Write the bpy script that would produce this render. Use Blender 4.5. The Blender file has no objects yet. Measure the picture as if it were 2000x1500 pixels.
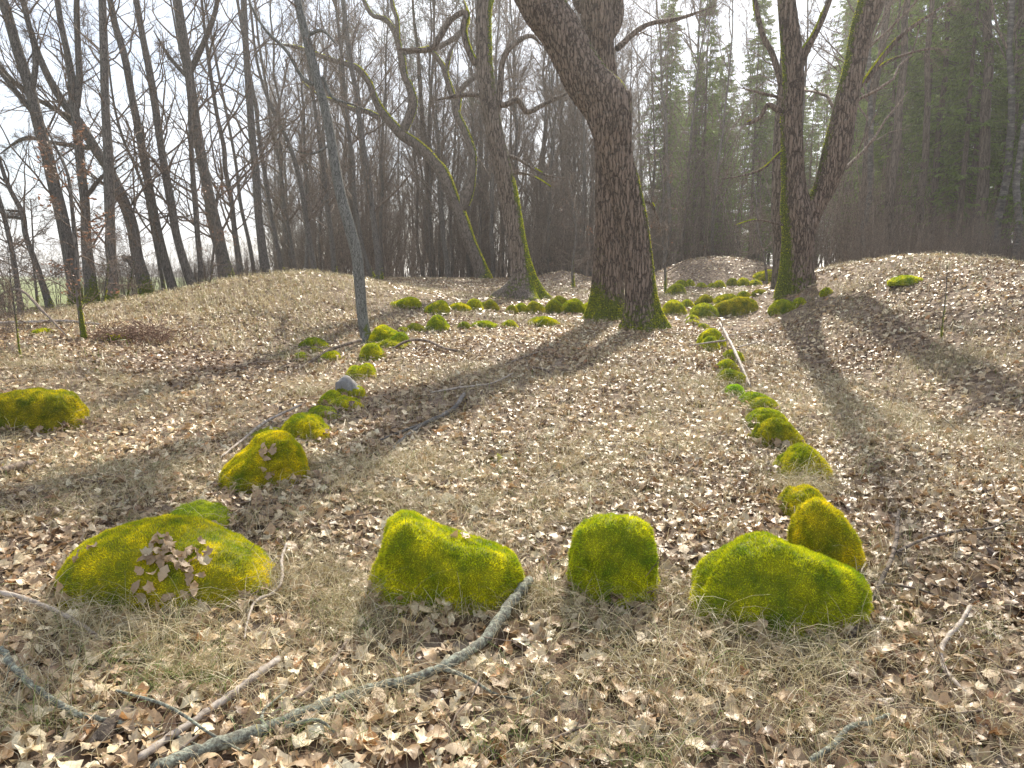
import bpy, math
import numpy as np
from mathutils import Vector
sc = bpy.context.scene
col = sc.collection
# ------------------------------------------------------------------ camera, sky, sun, exposure
FPX, CAMZ, PITCH = 1500.0, 1.6, math.atan(213/1500)
cam = bpy.data.cameras.new('camera'); cam.lens = 27; cam.sensor_width = 36; cam.clip_end = 3000; cam.clip_start = .05
co = bpy.data.objects.new('camera', cam); col.objects.link(co)
co.location = (0, 0, CAMZ); co.rotation_euler = (math.pi/2 - PITCH, 0, 0); sc.camera = co
SUN_EL, SUN_AZ = math.radians(40), math.radians(14)        # azimuth measured from +Y towards +X
w = bpy.data.worlds.new('World'); sc.world = w; w.use_nodes = True
nt = w.node_tree; N = nt.nodes; L = nt.links
bg = N['Background']; sky = N.new('ShaderNodeTexSky'); sky.sky_type = 'NISHITA'; sky.sun_disc = False
sky.sun_elevation = SUN_EL; sky.sun_rotation = SUN_AZ; sky.air_density = 1.0; sky.dust_density = 1.5
tc = N.new('ShaderNodeTexCoord'); mp = N.new('ShaderNodeMapping'); mp.inputs['Scale'].default_value = (1, 1, 3.2)
L.new(tc.outputs['Generated'], mp.inputs['Vector'])
cn = N.new('ShaderNodeTexNoise'); cn.inputs['Scale'].default_value = 2.3; cn.inputs['Detail'].default_value = 6; cn.inputs['Roughness'].default_value = .55
L.new(mp.outputs[0], cn.inputs['Vector'])
cr = N.new('ShaderNodeValToRGB'); cr.color_ramp.elements[0].position = .25; cr.color_ramp.elements[1].position = .62
L.new(cn.outputs['Fac'], cr.inputs['Fac'])
cn2 = N.new('ShaderNodeTexNoise'); cn2.inputs['Scale'].default_value = 4.5; cn2.inputs['Detail'].default_value = 5
L.new(mp.outputs[0], cn2.inputs['Vector'])
cc = N.new('ShaderNodeMix'); cc.data_type = 'RGBA'; cc.inputs['A'].default_value = (2.4, 3.1, 4.3, 1); cc.inputs['B'].default_value = (8.6, 8.8, 9.2, 1)
L.new(cn2.outputs['Fac'], cc.inputs['Factor'])
mx = N.new('ShaderNodeMix'); mx.data_type = 'RGBA'; L.new(cr.outputs[0], mx.inputs['Factor'])
L.new(sky.outputs[0], mx.inputs['A']); L.new(cc.outputs['Result'], mx.inputs['B'])
L.new(mx.outputs['Result'], bg.inputs['Color']); bg.inputs['Strength'].default_value = .12
sl = bpy.data.lights.new('sun', 'SUN'); sl.energy = 5.0; sl.angle = math.radians(.8); sl.color = (1, .92, .78)
so = bpy.data.objects.new('sun', sl); col.objects.link(so)
SD = Vector((math.sin(SUN_AZ)*math.cos(SUN_EL), math.cos(SUN_AZ)*math.cos(SUN_EL), math.sin(SUN_EL)))
so.rotation_euler = (-SD).to_track_quat('-Z', 'Y').to_euler(); so.location = (0, 0, 30)
vs = sc.view_settings; vs.view_transform = 'Standard'; vs.look = 'None'; vs.gamma = 1; vs.use_curve_mapping = False; vs.exposure = .78
sc.cycles.max_bounces = 6; sc.cycles.diffuse_bounces = 3; sc.cycles.glossy_bounces = 2; sc.cycles.transmission_bounces = 3; sc.cycles.volume_bounces = 0
sc.cycles.volume_step_rate = 20
# ------------------------------------------------------------------ helpers
R = np.random.RandomState(7)
def nrm(a): return a/np.maximum(np.linalg.norm(a, axis=-1, keepdims=True), 1e-9)
def sstep(a, b, x):
    t = np.clip((x-a)/(b-a), 0, 1); return t*t*(3-2*t)
_wr = np.random.RandomState(3)
_W = [(nrm(_wr.randn(3)), _wr.rand()*6.28, k) for k in range(4) for _ in range(4)]
def wob(p, freq):                       # cheap smooth 3D noise, about -1..1
    p = np.asarray(p, float); s = 0
    for d, ph, k in _W: s = s + np.sin((p@d)*freq*(1.9**k)+ph+1.7*np.sin((p@np.roll(d, 1))*freq*(1.7**k)+ph*3))*(.55**k)
    return s/4.2
def h(x, y):                            # terrain height
    x = np.asarray(x, float); y = np.asarray(y, float)
    a = .042*np.clip(y, -15, 200); b = 1.42
    z = -np.log(np.exp(-9*a)+math.exp(-9*b))/9
    def mound(cx, cy, amp, sx, sy, p=2): return amp*np.exp(-((((x-cx)/sx)**2+((y-cy)/sy)**2)**(p/2)))
    z = z + mound(-4.9, 18.4, .76, 3.0, 4.0) + mound(-7.2, 15.5, .2, 2.5, 4)
    z = z + mound(8.7, 16.8, 1.17, 2.55, 5.6, 2.6) + mound(13, 17, -.3, 2, 6) + mound(8.6, 32, 1.0, 2.6, 3, 3) + mound(2.2, 34, .42, 1.1, 1.4)
    z = z + mound(4.7, 10.5, -.34, 1.0, 4.5) + mound(8.3, 11.5, .46, 2.3, 3.8) + mound(-3.2, 9.5, -.1, 1.3, 4) + mound(-6.5, 9, .12, 2, 3)
    p = np.stack([x, y, np.zeros_like(x)], -1)
    n = wob(p, .55)*.05 + wob(p+7, 1.9)*.022 + wob(p+3, 5.5)*.009
    z = z + n*np.clip(1.2-y/120, 0, 1)
    f = sstep(-11.3, -14.0, x)*sstep(2, 9, y)
    return z*(1-f) + f*(.28 + .004*np.clip(y, 0, 60) + n*.5)
def hn(x, y, e=.06):
    dx = (h(x+e, y)-h(x-e, y))/(2*e); dy = (h(x, y+e)-h(x, y-e))/(2*e)
    return nrm(np.stack([-dx, -dy, np.ones_like(dx)], -1))
CP, SP = math.cos(PITCH), math.sin(PITCH)
def ray(px, py):
    u = (px-1000)/FPX; v = (py-750)/FPX
    return np.array([u, CP - v*SP, -SP - v*CP])
def at(px, py, Y):                      # the point seen at a pixel on the upright plane at depth Y
    r = ray(px, py); t = Y/r[1]; return np.array([r[0]*t, Y, CAMZ+r[2]*t])
def gnd(px, py, fall=40.0):             # the ground point seen at a pixel
    r = ray(px, py); r = r/r[1]; Y = np.arange(1.2, 90, .03)
    d = CAMZ+r[2]*Y - h(r[0]*Y, Y); k = np.where(d < 0)[0]
    Yh = Y[k[0]] if len(k) else fall
    return np.array([r[0]*Yh, Yh, float(h(r[0]*Yh, Yh))])
def mk(name, V, F, mat, parent=None, smooth=True, cols=None, link=True, attrs=None):
    V = np.asarray(V, np.float32).reshape(-1, 3)
    if not isinstance(F, list): F = [F]
    F = [np.asarray(f, np.int32) for f in F if len(f)]
    me = bpy.data.meshes.new(name)
    me.vertices.add(len(V)); me.vertices.foreach_set('co', V.ravel())
    lo = np.concatenate([f.ravel() for f in F]); tot = np.concatenate([np.full(len(f), f.shape[1], np.int32) for f in F])
    st = np.concatenate([[0], np.cumsum(tot)[:-1]]).astype(np.int32)
    me.loops.add(len(lo)); me.loops.foreach_set('vertex_index', lo)
    me.polygons.add(len(tot)); me.polygons.foreach_set('loop_start', st)
    me.update(calc_edges=True)
    me.polygons.foreach_set('use_smooth', np.full(len(tot), smooth))
    if cols is not None:
        a = me.attributes.new('Col', 'FLOAT_COLOR', 'POINT')
        c = np.ones((len(V), 4), np.float32); c[:, :3] = cols; a.data.foreach_set('color', c.ravel())
    for k, v in (attrs or {}).items():
        a = me.attributes.new(k, 'FLOAT', 'POINT'); a.data.foreach_set('value', np.asarray(v, np.float32))
    me.materials.append(mat)
    if not link: return me
    o = bpy.data.objects.new(name, me); col.objects.link(o)
    if parent is not None: o.parent = parent
    return o
def tag(o, label=None, cat=None, group=None, kind=None):
    for k, v in (('label', label), ('category', cat), ('group', group), ('kind', kind)):
        if v: o[k] = v
    return o
def tubes(P, Rr, S, rmod=None, cap=False):
    """P (M,K,3) centre lines, Rr (M,K) radii -> verts, quads, normals"""
    P = np.asarray(P, float); Rr = np.asarray(Rr, float); M, K, _ = P.shape
    T = np.empty_like(P); T[:, 1:-1] = P[:, 2:]-P[:, :-2]; T[:, 0] = P[:, 1]-P[:, 0]; T[:, -1] = P[:, -1]-P[:, -2]; T = nrm(T)
    m = nrm(P[:, -1]-P[:, 0]); ref = np.where(np.abs(m[:, 1:2]) < .8, np.array([[0, 1., 0]]), np.array([[0, 0, 1.]]))
    ref = np.repeat(ref[:, None], K, 1)
    A = nrm(np.cross(T, ref)); B = np.cross(T, A)
    th = np.arange(S)*2*np.pi/S
    c, s = np.cos(th), np.sin(th)
    Nn = A[:, :, None]*c[None, None, :, None]+B[:, :, None]*s[None, None, :, None]
    rr = Rr[:, :, None]*np.ones(S)
    if rmod is not None: rr = rmod(rr, th, P)
    V = P[:, :, None]+Nn*rr[..., None]
    i = (np.arange(M)[:, None, None]*K+np.arange(K-1)[None, :, None])*S; j = np.arange(S)[None, None]; j2 = (j+1) % S
    F = np.stack([i+j, i+j2, i+S+j2, i+S+j], -1).reshape(-1, 4)
    return V.reshape(-1, 3), F, Nn.reshape(-1, 3)
class Acc:
    def __init__(s): s.V = []; s.F = []; s.C = []; s.n = 0
    def add(s, V, F, C=None):
        s.V.append(V); s.F.append(np.asarray(F)+s.n); s.n += len(V)
        if C is not None: s.C.append(C)
    def mk(s, name, mat, parent=None, **k):
        ws = sorted({f.shape[1] for f in s.F})
        return mk(name, np.concatenate(s.V), [np.concatenate([f for f in s.F if f.shape[1] == q]) for q in ws], mat, parent,
                  cols=np.concatenate(s.C) if s.C else None, **k)
def smooth_path(P, K):                   # Catmull-Rom, K samples; P (n,d)
    P = np.asarray(P, float); n = len(P)
    Q = np.vstack([2*P[0]-P[1], P, 2*P[-1]-P[-2]])
    seg = np.linalg.norm(np.diff(P[:, :3], axis=0), axis=1); cum = np.concatenate([[0], np.cumsum(seg)])
    s = np.linspace(0, cum[-1], K); i = np.clip(np.searchsorted(cum, s, side='right')-1, 0, n-2)
    t = ((s-cum[i])/seg[i])[:, None]
    p0, p1, p2, p3 = Q[i], Q[i+1], Q[i+2], Q[i+3]
    return .5*((2*p1)+(-p0+p2)*t+(2*p0-5*p1+4*p2-p3)*t*t+(-p0+3*p1-3*p2+p3)*t**3)
def sprout(rng, P, Rr, n, t0, t1, ln, ang, K, wig, trop, rk=.014, minlen=.1):
    M, Kp, _ = P.shape; idx = np.repeat(np.arange(M), n); t = rng.uniform(t0, t1, len(idx)); f = t*(Kp-1)
    i = np.clip(f.astype(int), 0, Kp-2); f = (f-i)[:, None]
    pos = P[idx, i]*(1-f)+P[idx, i+1]*f; tan = nrm(P[idx, i+1]-P[idx, i]); rad = Rr[idx, i]*(1-f[:, 0])+Rr[idx, i+1]*f[:, 0]
    pl = np.linalg.norm(np.diff(P, axis=1), axis=2).sum(1)[idx]
    length = np.maximum(pl*ln*rng.uniform(.5, 1.2, len(idx))*(1-.55*(t-t0)/(t1-t0+1e-6)), minlen)
    q = rng.randn(len(idx), 3); q = nrm(q-(q*tan).sum(1, keepdims=True)*tan)
    a = (ang*rng.uniform(.65, 1.3, len(idx)))[:, None]
    d = tan*np.cos(a)+q*np.sin(a); out = [pos]; st = (length/(K-1))[:, None]
    for k in range(K-1):
        out.append(out[-1]+d*st); d = nrm(d+wig*rng.randn(len(idx), 3)+np.array([0, 0, trop]))
    P2 = np.stack(out, 1); r0 = np.minimum(rad*.75, length*rk+.0015)
    return P2, r0[:, None]*np.linspace(1, .3, K)[None]
# ------------------------------------------------------------------ materials
def mat(name, build):
    m = bpy.data.materials.new(name); m.use_nodes = True; t = m.node_tree; p = t.nodes['Principled BSDF']; build(t, t.nodes, t.links, p); return m
def ramp(n, stops):
    r = n.new('ShaderNodeValToRGB'); e = r.color_ramp.elements
    while len(e) > 1: e.remove(e[0])
    e[0].position = stops[0][0]; e[0].color = (*stops[0][1], 1)
    for s, c in stops[1:]: q = e.new(s); q.color = (*c, 1)
    return r
def noise(n, l, scale, det=4, rough=.6, vec=None, sc3=None, coord='Object'):
    x = n.new('ShaderNodeTexNoise'); x.inputs['Scale'].default_value = scale; x.inputs['Detail'].default_value = det; x.inputs['Roughness'].default_value = rough
    c = n.new('ShaderNodeTexCoord')
    if sc3:
        q = n.new('ShaderNodeMapping'); q.inputs['Scale'].default_value = sc3; l.new(c.outputs[coord], q.inputs[0]); l.new(q.outputs[0], x.inputs['Vector'])
    else: l.new(c.outputs[coord], x.inputs['Vector'])
    return x
def mixc(n, l, a, b, f, mode='MIX'):
    x = n.new('ShaderNodeMix'); x.data_type = 'RGBA'; x.blend_type = mode
    for k, v in (('A', a), ('B', b), ('Factor', f)):
        if hasattr(v, 'is_linked') or hasattr(v, 'links'): l.new(v, x.inputs[k])
        else: x.inputs[k].default_value = (*v, 1) if isinstance(v, tuple) else v
    return x.outputs['Result']
def translucent(t, n, l, p, colsock, fac):
    tr = n.new('ShaderNodeBsdfTranslucent'); l.new(colsock, tr.inputs['Color']); ms = n.new('ShaderNodeMixShader'); ms.inputs[0].default_value = fac
    l.new(p.outputs[0], ms.inputs[1]); l.new(tr.outputs[0], ms.inputs[2]); l.new(ms.outputs[0], n['Material Output'].inputs['Surface'])
def m_ground(t, n, l, p):
    a = noise(n, l, 9, 8, .75); r = ramp(n, [(.3, (.045, .026, .015)), (.5, (.13, .08, .048)), (.62, (.24, .165, .105)), (.75, (.36, .27, .18))]); l.new(a.outputs['Fac'], r.inputs[0])
    v = n.new('ShaderNodeTexVoronoi'); v.inputs['Scale'].default_value = 14; c = n.new('ShaderNodeTexCoord'); l.new(c.outputs['Object'], v.inputs['Vector'])
    r2 = ramp(n, [(0, (.06, .035, .02)), (.4, (.16, .1, .06)), (.7, (.3, .21, .14)), (1, (.42, .34, .25))])
    s = n.new('ShaderNodeSeparateColor'); l.new(v.outputs['Color'], s.inputs[0]); l.new(s.outputs[0], r2.inputs[0])
    big = noise(n, l, .5, 3); o = mixc(n, l, r.outputs[0], r2.outputs[0], .55)
    rg = ramp(n, [(.56, (0, 0, 0)), (.72, (1, 1, 1))]); l.new(big.outputs['Fac'], rg.inputs[0])
    o = mixc(n, l, o, (.13, .14, .045), rg.outputs[0]) if False else o
    l.new(o, p.inputs['Base Color']); p.inputs['Roughness'].default_value = .9
    b = n.new('ShaderNodeBump'); b.inputs['Strength'].default_value = .9; b.inputs['Distance'].default_value = .04; l.new(a.outputs['Fac'], b.inputs['Height']); l.new(b.outputs[0], p.inputs['Normal'])
M_ground = mat('leafy soil', m_ground)
def m_field(t, n, l, p):
    a = noise(n, l, 1.2, 6, .7); r = ramp(n, [(.3, (.10, .13, .035)), (.5, (.17, .20, .06)), (.7, (.25, .24, .10))]); l.new(a.outputs['Fac'], r.inputs[0])
    l.new(r.outputs[0], p.inputs['Base Color']); p.inputs['Roughness'].default_value = .9
M_field = mat('spring field', m_field)
def attrcol(n): a = n.new('ShaderNodeAttribute'); a.attribute_name = 'Col'; return a.outputs['Color']
def m_leaf(t, n, l, p):
    c = attrcol(n); a = noise(n, l, 60, 4, .6, coord='Generated' if False else 'Object')
    r = ramp(n, [(.3, (.62, .58, .55)), (.6, (1.1, 1.08, 1.05))]); l.new(a.outputs['Fac'], r.inputs[0])
    o = mixc(n, l, c, r.outputs[0], 1.0, 'MULTIPLY'); l.new(o, p.inputs['Base Color']); p.inputs['Roughness'].default_value = .46; p.inputs['Specular IOR Level'].default_value = .6
    b = n.new('ShaderNodeBump'); b.inputs['Strength'].default_value = .35; b.inputs['Distance'].default_value = .004; l.new(a.outputs['Fac'], b.inputs['Height']); l.new(b.outputs[0], p.inputs['Normal'])
    translucent(t, n, l, p, o, .22)
M_leaf = mat('dry oak leaf', m_leaf)
def m_straw(t, n, l, p):
    c = attrcol(n); l.new(c, p.inputs['Base Color']); p.inputs['Roughness'].default_value = .5; translucent(t, n, l, p, c, .25)
M_straw = mat('dry grass', m_straw)
def m_fuzz(t, n, l, p):
    c = attrcol(n); p.inputs['Roughness'].default_value = .7; p.inputs['Specular IOR Level'].default_value = .2
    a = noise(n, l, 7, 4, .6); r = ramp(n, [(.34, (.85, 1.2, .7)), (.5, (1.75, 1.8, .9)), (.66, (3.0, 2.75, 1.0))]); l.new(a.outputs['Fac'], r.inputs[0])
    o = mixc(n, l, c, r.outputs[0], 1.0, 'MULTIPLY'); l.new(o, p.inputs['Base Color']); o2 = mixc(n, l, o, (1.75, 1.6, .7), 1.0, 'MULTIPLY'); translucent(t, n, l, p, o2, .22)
M_moss = mat('moss', m_fuzz)
def m_rock(t, n, l, p):
    a = noise(n, l, 5, 8, .7); r = ramp(n, [(.3, (.10, .095, .09)), (.5, (.2, .19, .18)), (.7, (.34, .33, .32))]); l.new(a.outputs['Fac'], r.inputs[0])
    l.new(r.outputs[0], p.inputs['Base Color']); p.inputs['Roughness'].default_value = .85
    f = noise(n, l, 40, 5, .7); b = n.new('ShaderNodeBump'); b.inputs['Strength'].default_value = .6; b.inputs['Distance'].default_value = .01; l.new(f.outputs['Fac'], b.inputs['Height']); l.new(b.outputs[0], p.inputs['Normal'])
M_rock = mat('grey granite', m_rock)
def lich(n, l):
    a = noise(n, l, 16, 8, .8); q = ramp(n, [(.58, (0, 0, 0)), (.66, (.5, .5, .5))]); l.new(a.outputs['Fac'], q.inputs[0]); return q.outputs[0]
def bark(name, dark, mid, light, moss=True, sc3=(1, 1, .13), scale=22, bump=.03, tint=(.10, .12, .012)):
    def f(t, n, l, p):
        tcn = n.new('ShaderNodeTexCoord'); q = n.new('ShaderNodeMapping'); q.inputs['Scale'].default_value = sc3; l.new(tcn.outputs['Object'], q.inputs[0])
        wn = noise(n, l, 7, 5, .6); ad = n.new('ShaderNodeVectorMath'); ad.operation = 'MULTIPLY_ADD'; ad.inputs[1].default_value = (.10, .10, .07); l.new(wn.outputs['Color'], ad.inputs[0]); l.new(q.outputs[0], ad.inputs[2])
        v = n.new('ShaderNodeTexVoronoi'); v.feature = 'DISTANCE_TO_EDGE'; v.inputs['Scale'].default_value = scale; l.new(ad.outputs[0], v.inputs['Vector'])
        rv = ramp(n, [(.0, (0, 0, 0)), (.15, (1, 1, 1))]); l.new(v.outputs['Distance'], rv.inputs[0])
        fn = noise(n, l, 34, 7, .75, sc3=(1, 1, .22)); r = ramp(n, [(.3, dark), (.52, mid), (.75, light)]); l.new(fn.outputs['Fac'], r.inputs[0])
        o = mixc(n, l, tuple(c*.5 for c in dark), r.outputs[0], rv.outputs[0])
        if moss:
            o = mixc(n, l, o, (.30, .31, .27), lich(n, l))
            at_ = n.new('ShaderNodeAttribute'); at_.attribute_name = 'moss'; mn = noise(n, l, 14, 4, .7)
            mm = n.new('ShaderNodeMath'); mm.operation = 'MULTIPLY_ADD'; l.new(mn.outputs['Fac'], mm.inputs[0]); mm.inputs[1].default_value = 1.2; l.new(at_.outputs['Fac'], mm.inputs[2])
            rm = ramp(n, [(.85, (0, 0, 0)), (1.0, (1, 1, 1))]); l.new(mm.outputs[0], rm.inputs[0]); o = mixc(n, l, o, tint, rm.outputs[0])
        l.new(o, p.inputs['Base Color']); p.inputs['Roughness'].default_value = .8; p.inputs['Specular IOR Level'].default_value = .25
        hm = mixc(n, l, rv.outputs[0], fn.outputs['Fac'], .35)
        b = n.new('ShaderNodeBump'); b.inputs['Strength'].default_value = 1; b.inputs['Distance'].default_value = bump; l.new(hm, b.inputs['Height']); l.new(b.outputs[0], p.inputs['Normal'])
    return mat(name, f)
M_oak = bark('furrowed oak bark', (.13, .09, .065), (.24, .172, .128), (.38, .30, .235), bump=.06, scale=17)
M_grey = bark('pale grey bark', (.13, .125, .11), (.22, .215, .19), (.34, .33, .3), bump=.004, scale=44)
M_oakfar = bark('grey oak bark', (.12, .09, .068), (.23, .18, .14), (.36, .3, .25), bump=.03, scale=16)
M_thin = bark('smooth dark bark', (.11, .095, .082), (.2, .172, .145), (.31, .28, .24), scale=30, bump=.01)
M_twig = bark('twig bark', (.15, .108, .08), (.27, .205, .155), (.37, .3, .23), moss=False, scale=12, bump=.004)
M_spruceb = bark('spruce bark', (.09, .068, .052), (.17, .13, .10), (.27, .21, .165), moss=False, scale=12, bump=.012)
def m_birch(t, n, l, p):
    a = noise(n, l, 3.5, 6, .75, sc3=(1, 1, 2.6)); r = ramp(n, [(.42, (.05, .045, .04)), (.52, (.12, .105, .09)), (.66, (.27, .245, .21))]); l.new(a.outputs['Fac'], r.inputs[0])
    l.new(r.outputs[0], p.inputs['Base Color']); p.inputs['Roughness'].default_value = .7
M_birch = mat('birch bark', m_birch)
def m_lichen(t, n, l, p):
    a = noise(n, l, 55, 6, .8); r = ramp(n, [(.38, (.06, .052, .04)), (.5, (.15, .15, .115)), (.58, (.28, .30, .23)), (.72, (.46, .48, .39))]); l.new(a.outputs['Fac'], r.inputs[0])
    l.new(r.outputs[0], p.inputs['Base Color']); p.inputs['Roughness'].default_value = .85
    b = n.new('ShaderNodeBump'); b.inputs['Strength'].default_value = .8; b.inputs['Distance'].default_value = .004; l.new(a.outputs['Fac'], b.inputs['Height']); l.new(b.outputs[0], p.inputs['Normal'])
M_lichen = mat('lichen covered bark', m_lichen)
def m_pale(t, n, l, p):
    a = noise(n, l, 25, 5, .7, sc3=(1, 1, 1)); r = ramp(n, [(.35, (.12, .09, .07)), (.5, (.33, .27, .22)), (.7, (.5, .44, .38))]); l.new(a.outputs['Fac'], r.inputs[0]); l.new(r.outputs[0], p.inputs['Base Color']); p.inputs['Roughness'].default_value = .7
M_pale = mat('weathered stick', m_pale)
def m_needle(t, n, l, p):
    c = attrcol(n); l.new(c, p.inputs['Base Color']); p.inputs['Roughness'].default_value = .6; translucent(t, n, l, p, c, .45)
M_needle = mat('spruce needles', m_needle)
# ------------------------------------------------------------------ ground and field
def axis(lo, hi, c, s, n):
    t = np.linspace(np.arcsinh((lo-c)/s), np.arcsinh((hi-c)/s), n); return c+s*np.sinh(t)
gx = axis(-700, 700, 0, 5.5, 330); gy = np.concatenate([[-14, -8, -4, -2, -.5], axis(.4, 1500, 2, 6, 300)])
X, Y = np.meshgrid(gx, gy); Z = h(X, Y); nx = len(gx); ny = len(gy)
i, j = np.meshgrid(np.arange(nx-1), np.arange(ny-1)); q = (j*nx+i)
Q = np.stack([q, q+1, q+1+nx, q+nx], -1).reshape(-1, 4); GV = np.stack([X, Y, Z], -1).reshape(-1, 3)
cxm = GV[Q].mean(1); isf = (cxm[:, 0] < -13.2)
def sub(V, F):
    u, inv = np.unique(F, return_inverse=True); return V[u], inv.reshape(F.shape)
ground = tag(mk('ground', *sub(GV, Q[~isf]), M_ground), 'uneven leaf strewn ground rising to low burial mounds', None, None, 'structure')
field = tag(mk('field', *sub(GV, Q[isf]), M_field), 'flat green field beyond the row of leaning trees', None, None, 'structure')
# ------------------------------------------------------------------ leaf litter
def rotmat(nv, ang):                    # frames whose z is nv, turned by ang
    a = np.stack([np.cos(ang), np.sin(ang), np.zeros_like(ang)], -1); a = nrm(a-(a*nv).sum(-1, keepdims=True)*nv); b = np.cross(nv, a)
    return np.stack([a, b, nv], -1)
def leaf_shape(ns, rng, kind):
    """2D outline leaf: returns verts (x along, y across), faces"""
    t = np.linspace(0, 1, ns)
    if kind == 'oak': wdt = .27*np.sin(np.pi*t**.85)**.6*(1+.24*np.cos(t*2*np.pi*3.3+rng.rand()*2))+.015
    else: wdt = .30*np.sin(np.pi*t**.75)**.8*(1+.12*np.cos(t*19))+.01
    x = t-.5
    V = np.concatenate([np.stack([x, 0*x], -1), np.stack([x-.03*np.cos(t*21), wdt], -1), np.stack([x-.03*np.cos(t*21+.6), -wdt*rng.uniform(.85, 1.1)], -1)])
    k = np.arange(ns-1); F = np.concatenate([np.stack([k, k+1, ns+k+1, ns+k], -1), np.stack([k+1, k, 2*ns+k, 2*ns+k+1], -1)])
    return V, F
def maple_shape(rng):
    a = np.linspace(0, 2*np.pi, 23)[:-1]; r = .30+.13*np.abs(np.cos(a*2.5))**1.4+.03*np.cos(a*11); r = r*(1-.35*np.exp(-((a-np.pi)/.5)**2))
    V = np.vstack([[0, 0], np.stack([r*np.cos(a), r*np.sin(a)], -1)]); k = np.arange(22)
    return V, np.stack([np.zeros(22, int), 1+k, 1+(k+1) % 22], -1)
PAL = np.array([(.34, .225, .135), (.45, .325, .215), (.58, .46, .32), (.24, .145, .085), (.66, .56, .42), (.43, .29, .18), (.15, .09, .055), (.42, .22, .10), (.53, .42, .30), (.72, .64, .50)])
PW = np.array([.17, .17, .16, .11, .09, .12, .06, .02, .07, .03])
def leaf_cols(rng, n): return PAL[rng.choice(len(PAL), n, p=PW/PW.sum())]*np.array([1.0, 1.03, .95])*rng.uniform(.8, 1.2, (n, 1))
def lay_leaves(acc, rng, shape, px, py, size, tilt, lift, curl=1.0, z=None, nv=None):
    V2, F = shape; n = len(px); m = len(V2)
    s = size[:, None]; x = V2[None, :, 0]*s; y = V2[None, :, 1]*s*rng.uniform(.8, 1.15, (n, 1))
    c1 = rng.uniform(-1.3, 1.7, (n, 1))*curl; c2 = rng.uniform(-1.5, 2.6, (n, 1))*curl; c3 = rng.uniform(-2, 2, (n, 1))*curl; fold = rng.uniform(-.15, .35, (n, 1))*curl
    zz = (c1*x*x+c2*y*y+c3*x*y)/s+fold*np.abs(y)+.07*s*np.sin(x/s*9+rng.rand(n, 1)*6)*np.sin(y/s*11+rng.rand(n, 1)*6)*curl
    zz = zz-zz.min(1, keepdims=True)*.6
    if nv is None: nv = hn(px, py, .1)
    nv = nrm(nv+rng.randn(n, 3)*tilt); Rm = rotmat(nv, rng.rand(n)*6.283)
    P = np.einsum('nij,nmj->nmi', Rm, np.stack([x, y, zz], -1))
    if z is None: z = h(px, py)
    P = P+np.stack([px, py, z+lift], -1)[:, None]
    Fo = (F[None]+(np.arange(n)*m)[:, None, None]).reshape(-1, F.shape[1])
    C0 = leaf_cols(rng, n); pt = wob(np.stack([px, py, 0*px], -1)+11, 1.1)[:, None]; pt2 = wob(np.stack([px, py, 0*px], -1)+31, 3.1)[:, None]; C0 = C0*np.clip(1+.34*pt+.2*pt2, .45, 1.35)*(1-np.clip(-pt, 0, 1)*np.array([0, .12, .2])); C = np.repeat(C0, m, 0)*np.tile(rng.uniform(.9, 1.1, (1, m)), n).reshape(-1, 1)
    acc.add(P.reshape(-1, 3), Fo, C)
rg = np.random.RandomState(11)
def wedge(n, y0, y1, side=.76, pad=.5):   # random ground points inside the view, even per area
    y = np.sqrt(rg.uniform(y0*y0, y1*y1, n)); x = rg.uniform(-1, 1, n)*(side*y+pad); return x, y
def thin(x, y, p): k = rg.rand(len(x)) < p; return x[k], y[k]
def gmask(x, y): return wob(np.stack([x, y, 0*x], -1), .9)     # where grass takes over from leaves
near = Acc(); sh_o = [leaf_shape(10, rg, 'oak') for _ in range(4)]; sh_m = [maple_shape(rg) for _ in range(3)]; sh_b = [leaf_shape(6, rg, 'broad')]
x, y = wedge(15500, 1.7, 6.2); p = np.clip(1.05-.75*np.clip(gmask(x, y)+.1, 0, 1), 0, 1); x, y = thin(x, y, p)
g = rg.randint(0, 10, len(x))
for k in range(10):
    m_ = g == k; s_ = (sh_o*2)[k] if k < 7 else (sh_m[k-7] if k < 9 else sh_b[0])
    lay_leaves(near, rg, s_, x[m_], y[m_], rg.uniform(.045, .105, m_.sum())*(1.0 if k < 7 else .9), .2, rg.uniform(0, .03, m_.sum()))
V2 = np.array([(-.5, 0), (.45, .05), (.05, .32), (-.05, -.3)]); shf = (V2, np.array([(0, 1, 2), (1, 0, 3)]))
x, y = wedge(13000, 1.7, 7); lay_leaves(near, rg, shf, x, y, rg.uniform(.015, .05, len(x)), .4, rg.uniform(.0, .035, len(x)))
tag(near.mk('leaf_litter', M_leaf), 'brown and beige fallen oak leaves carpeting the near ground', 'leaf litter', None, 'stuff')
mid = Acc(); sh2 = [leaf_shape(4, rg, 'oak'), leaf_shape(4, rg, 'broad'), leaf_shape(5, rg, 'oak')]
x, y = wedge(32000, 6.2, 15); x, y = thin(x, y, np.clip(1.0-.6*np.clip(gmask(x, y), 0, 1), 0, 1)); g = rg.randint(0, 3, len(x))
for k in range(3): m_ = g == k; lay_leaves(mid, rg, sh2[k], x[m_], y[m_], rg.uniform(.05, .105, m_.sum()), .28, rg.uniform(0, .03, m_.sum()))
tag(mid.mk('leaf_litter', M_leaf), 'dry leaves scattered between the two lines of mossy stones', 'leaf litter', None, 'stuff')
far = Acc(); V2 = np.array([(-.5, 0), (.5, 0), (.05, .3), (-.05, -.3)]); sh3 = (V2, np.array([(0, 1, 2), (1, 0, 3)]))
x, y = wedge(70000, 15, 42, .72); k_ = x > -13.5; x, y = x[k_], y[k_]
lay_leaves(far, rg, sh3, x, y, rg.uniform(.06, .135, len(x)), .3, rg.uniform(0, .04, len(x)))
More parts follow.
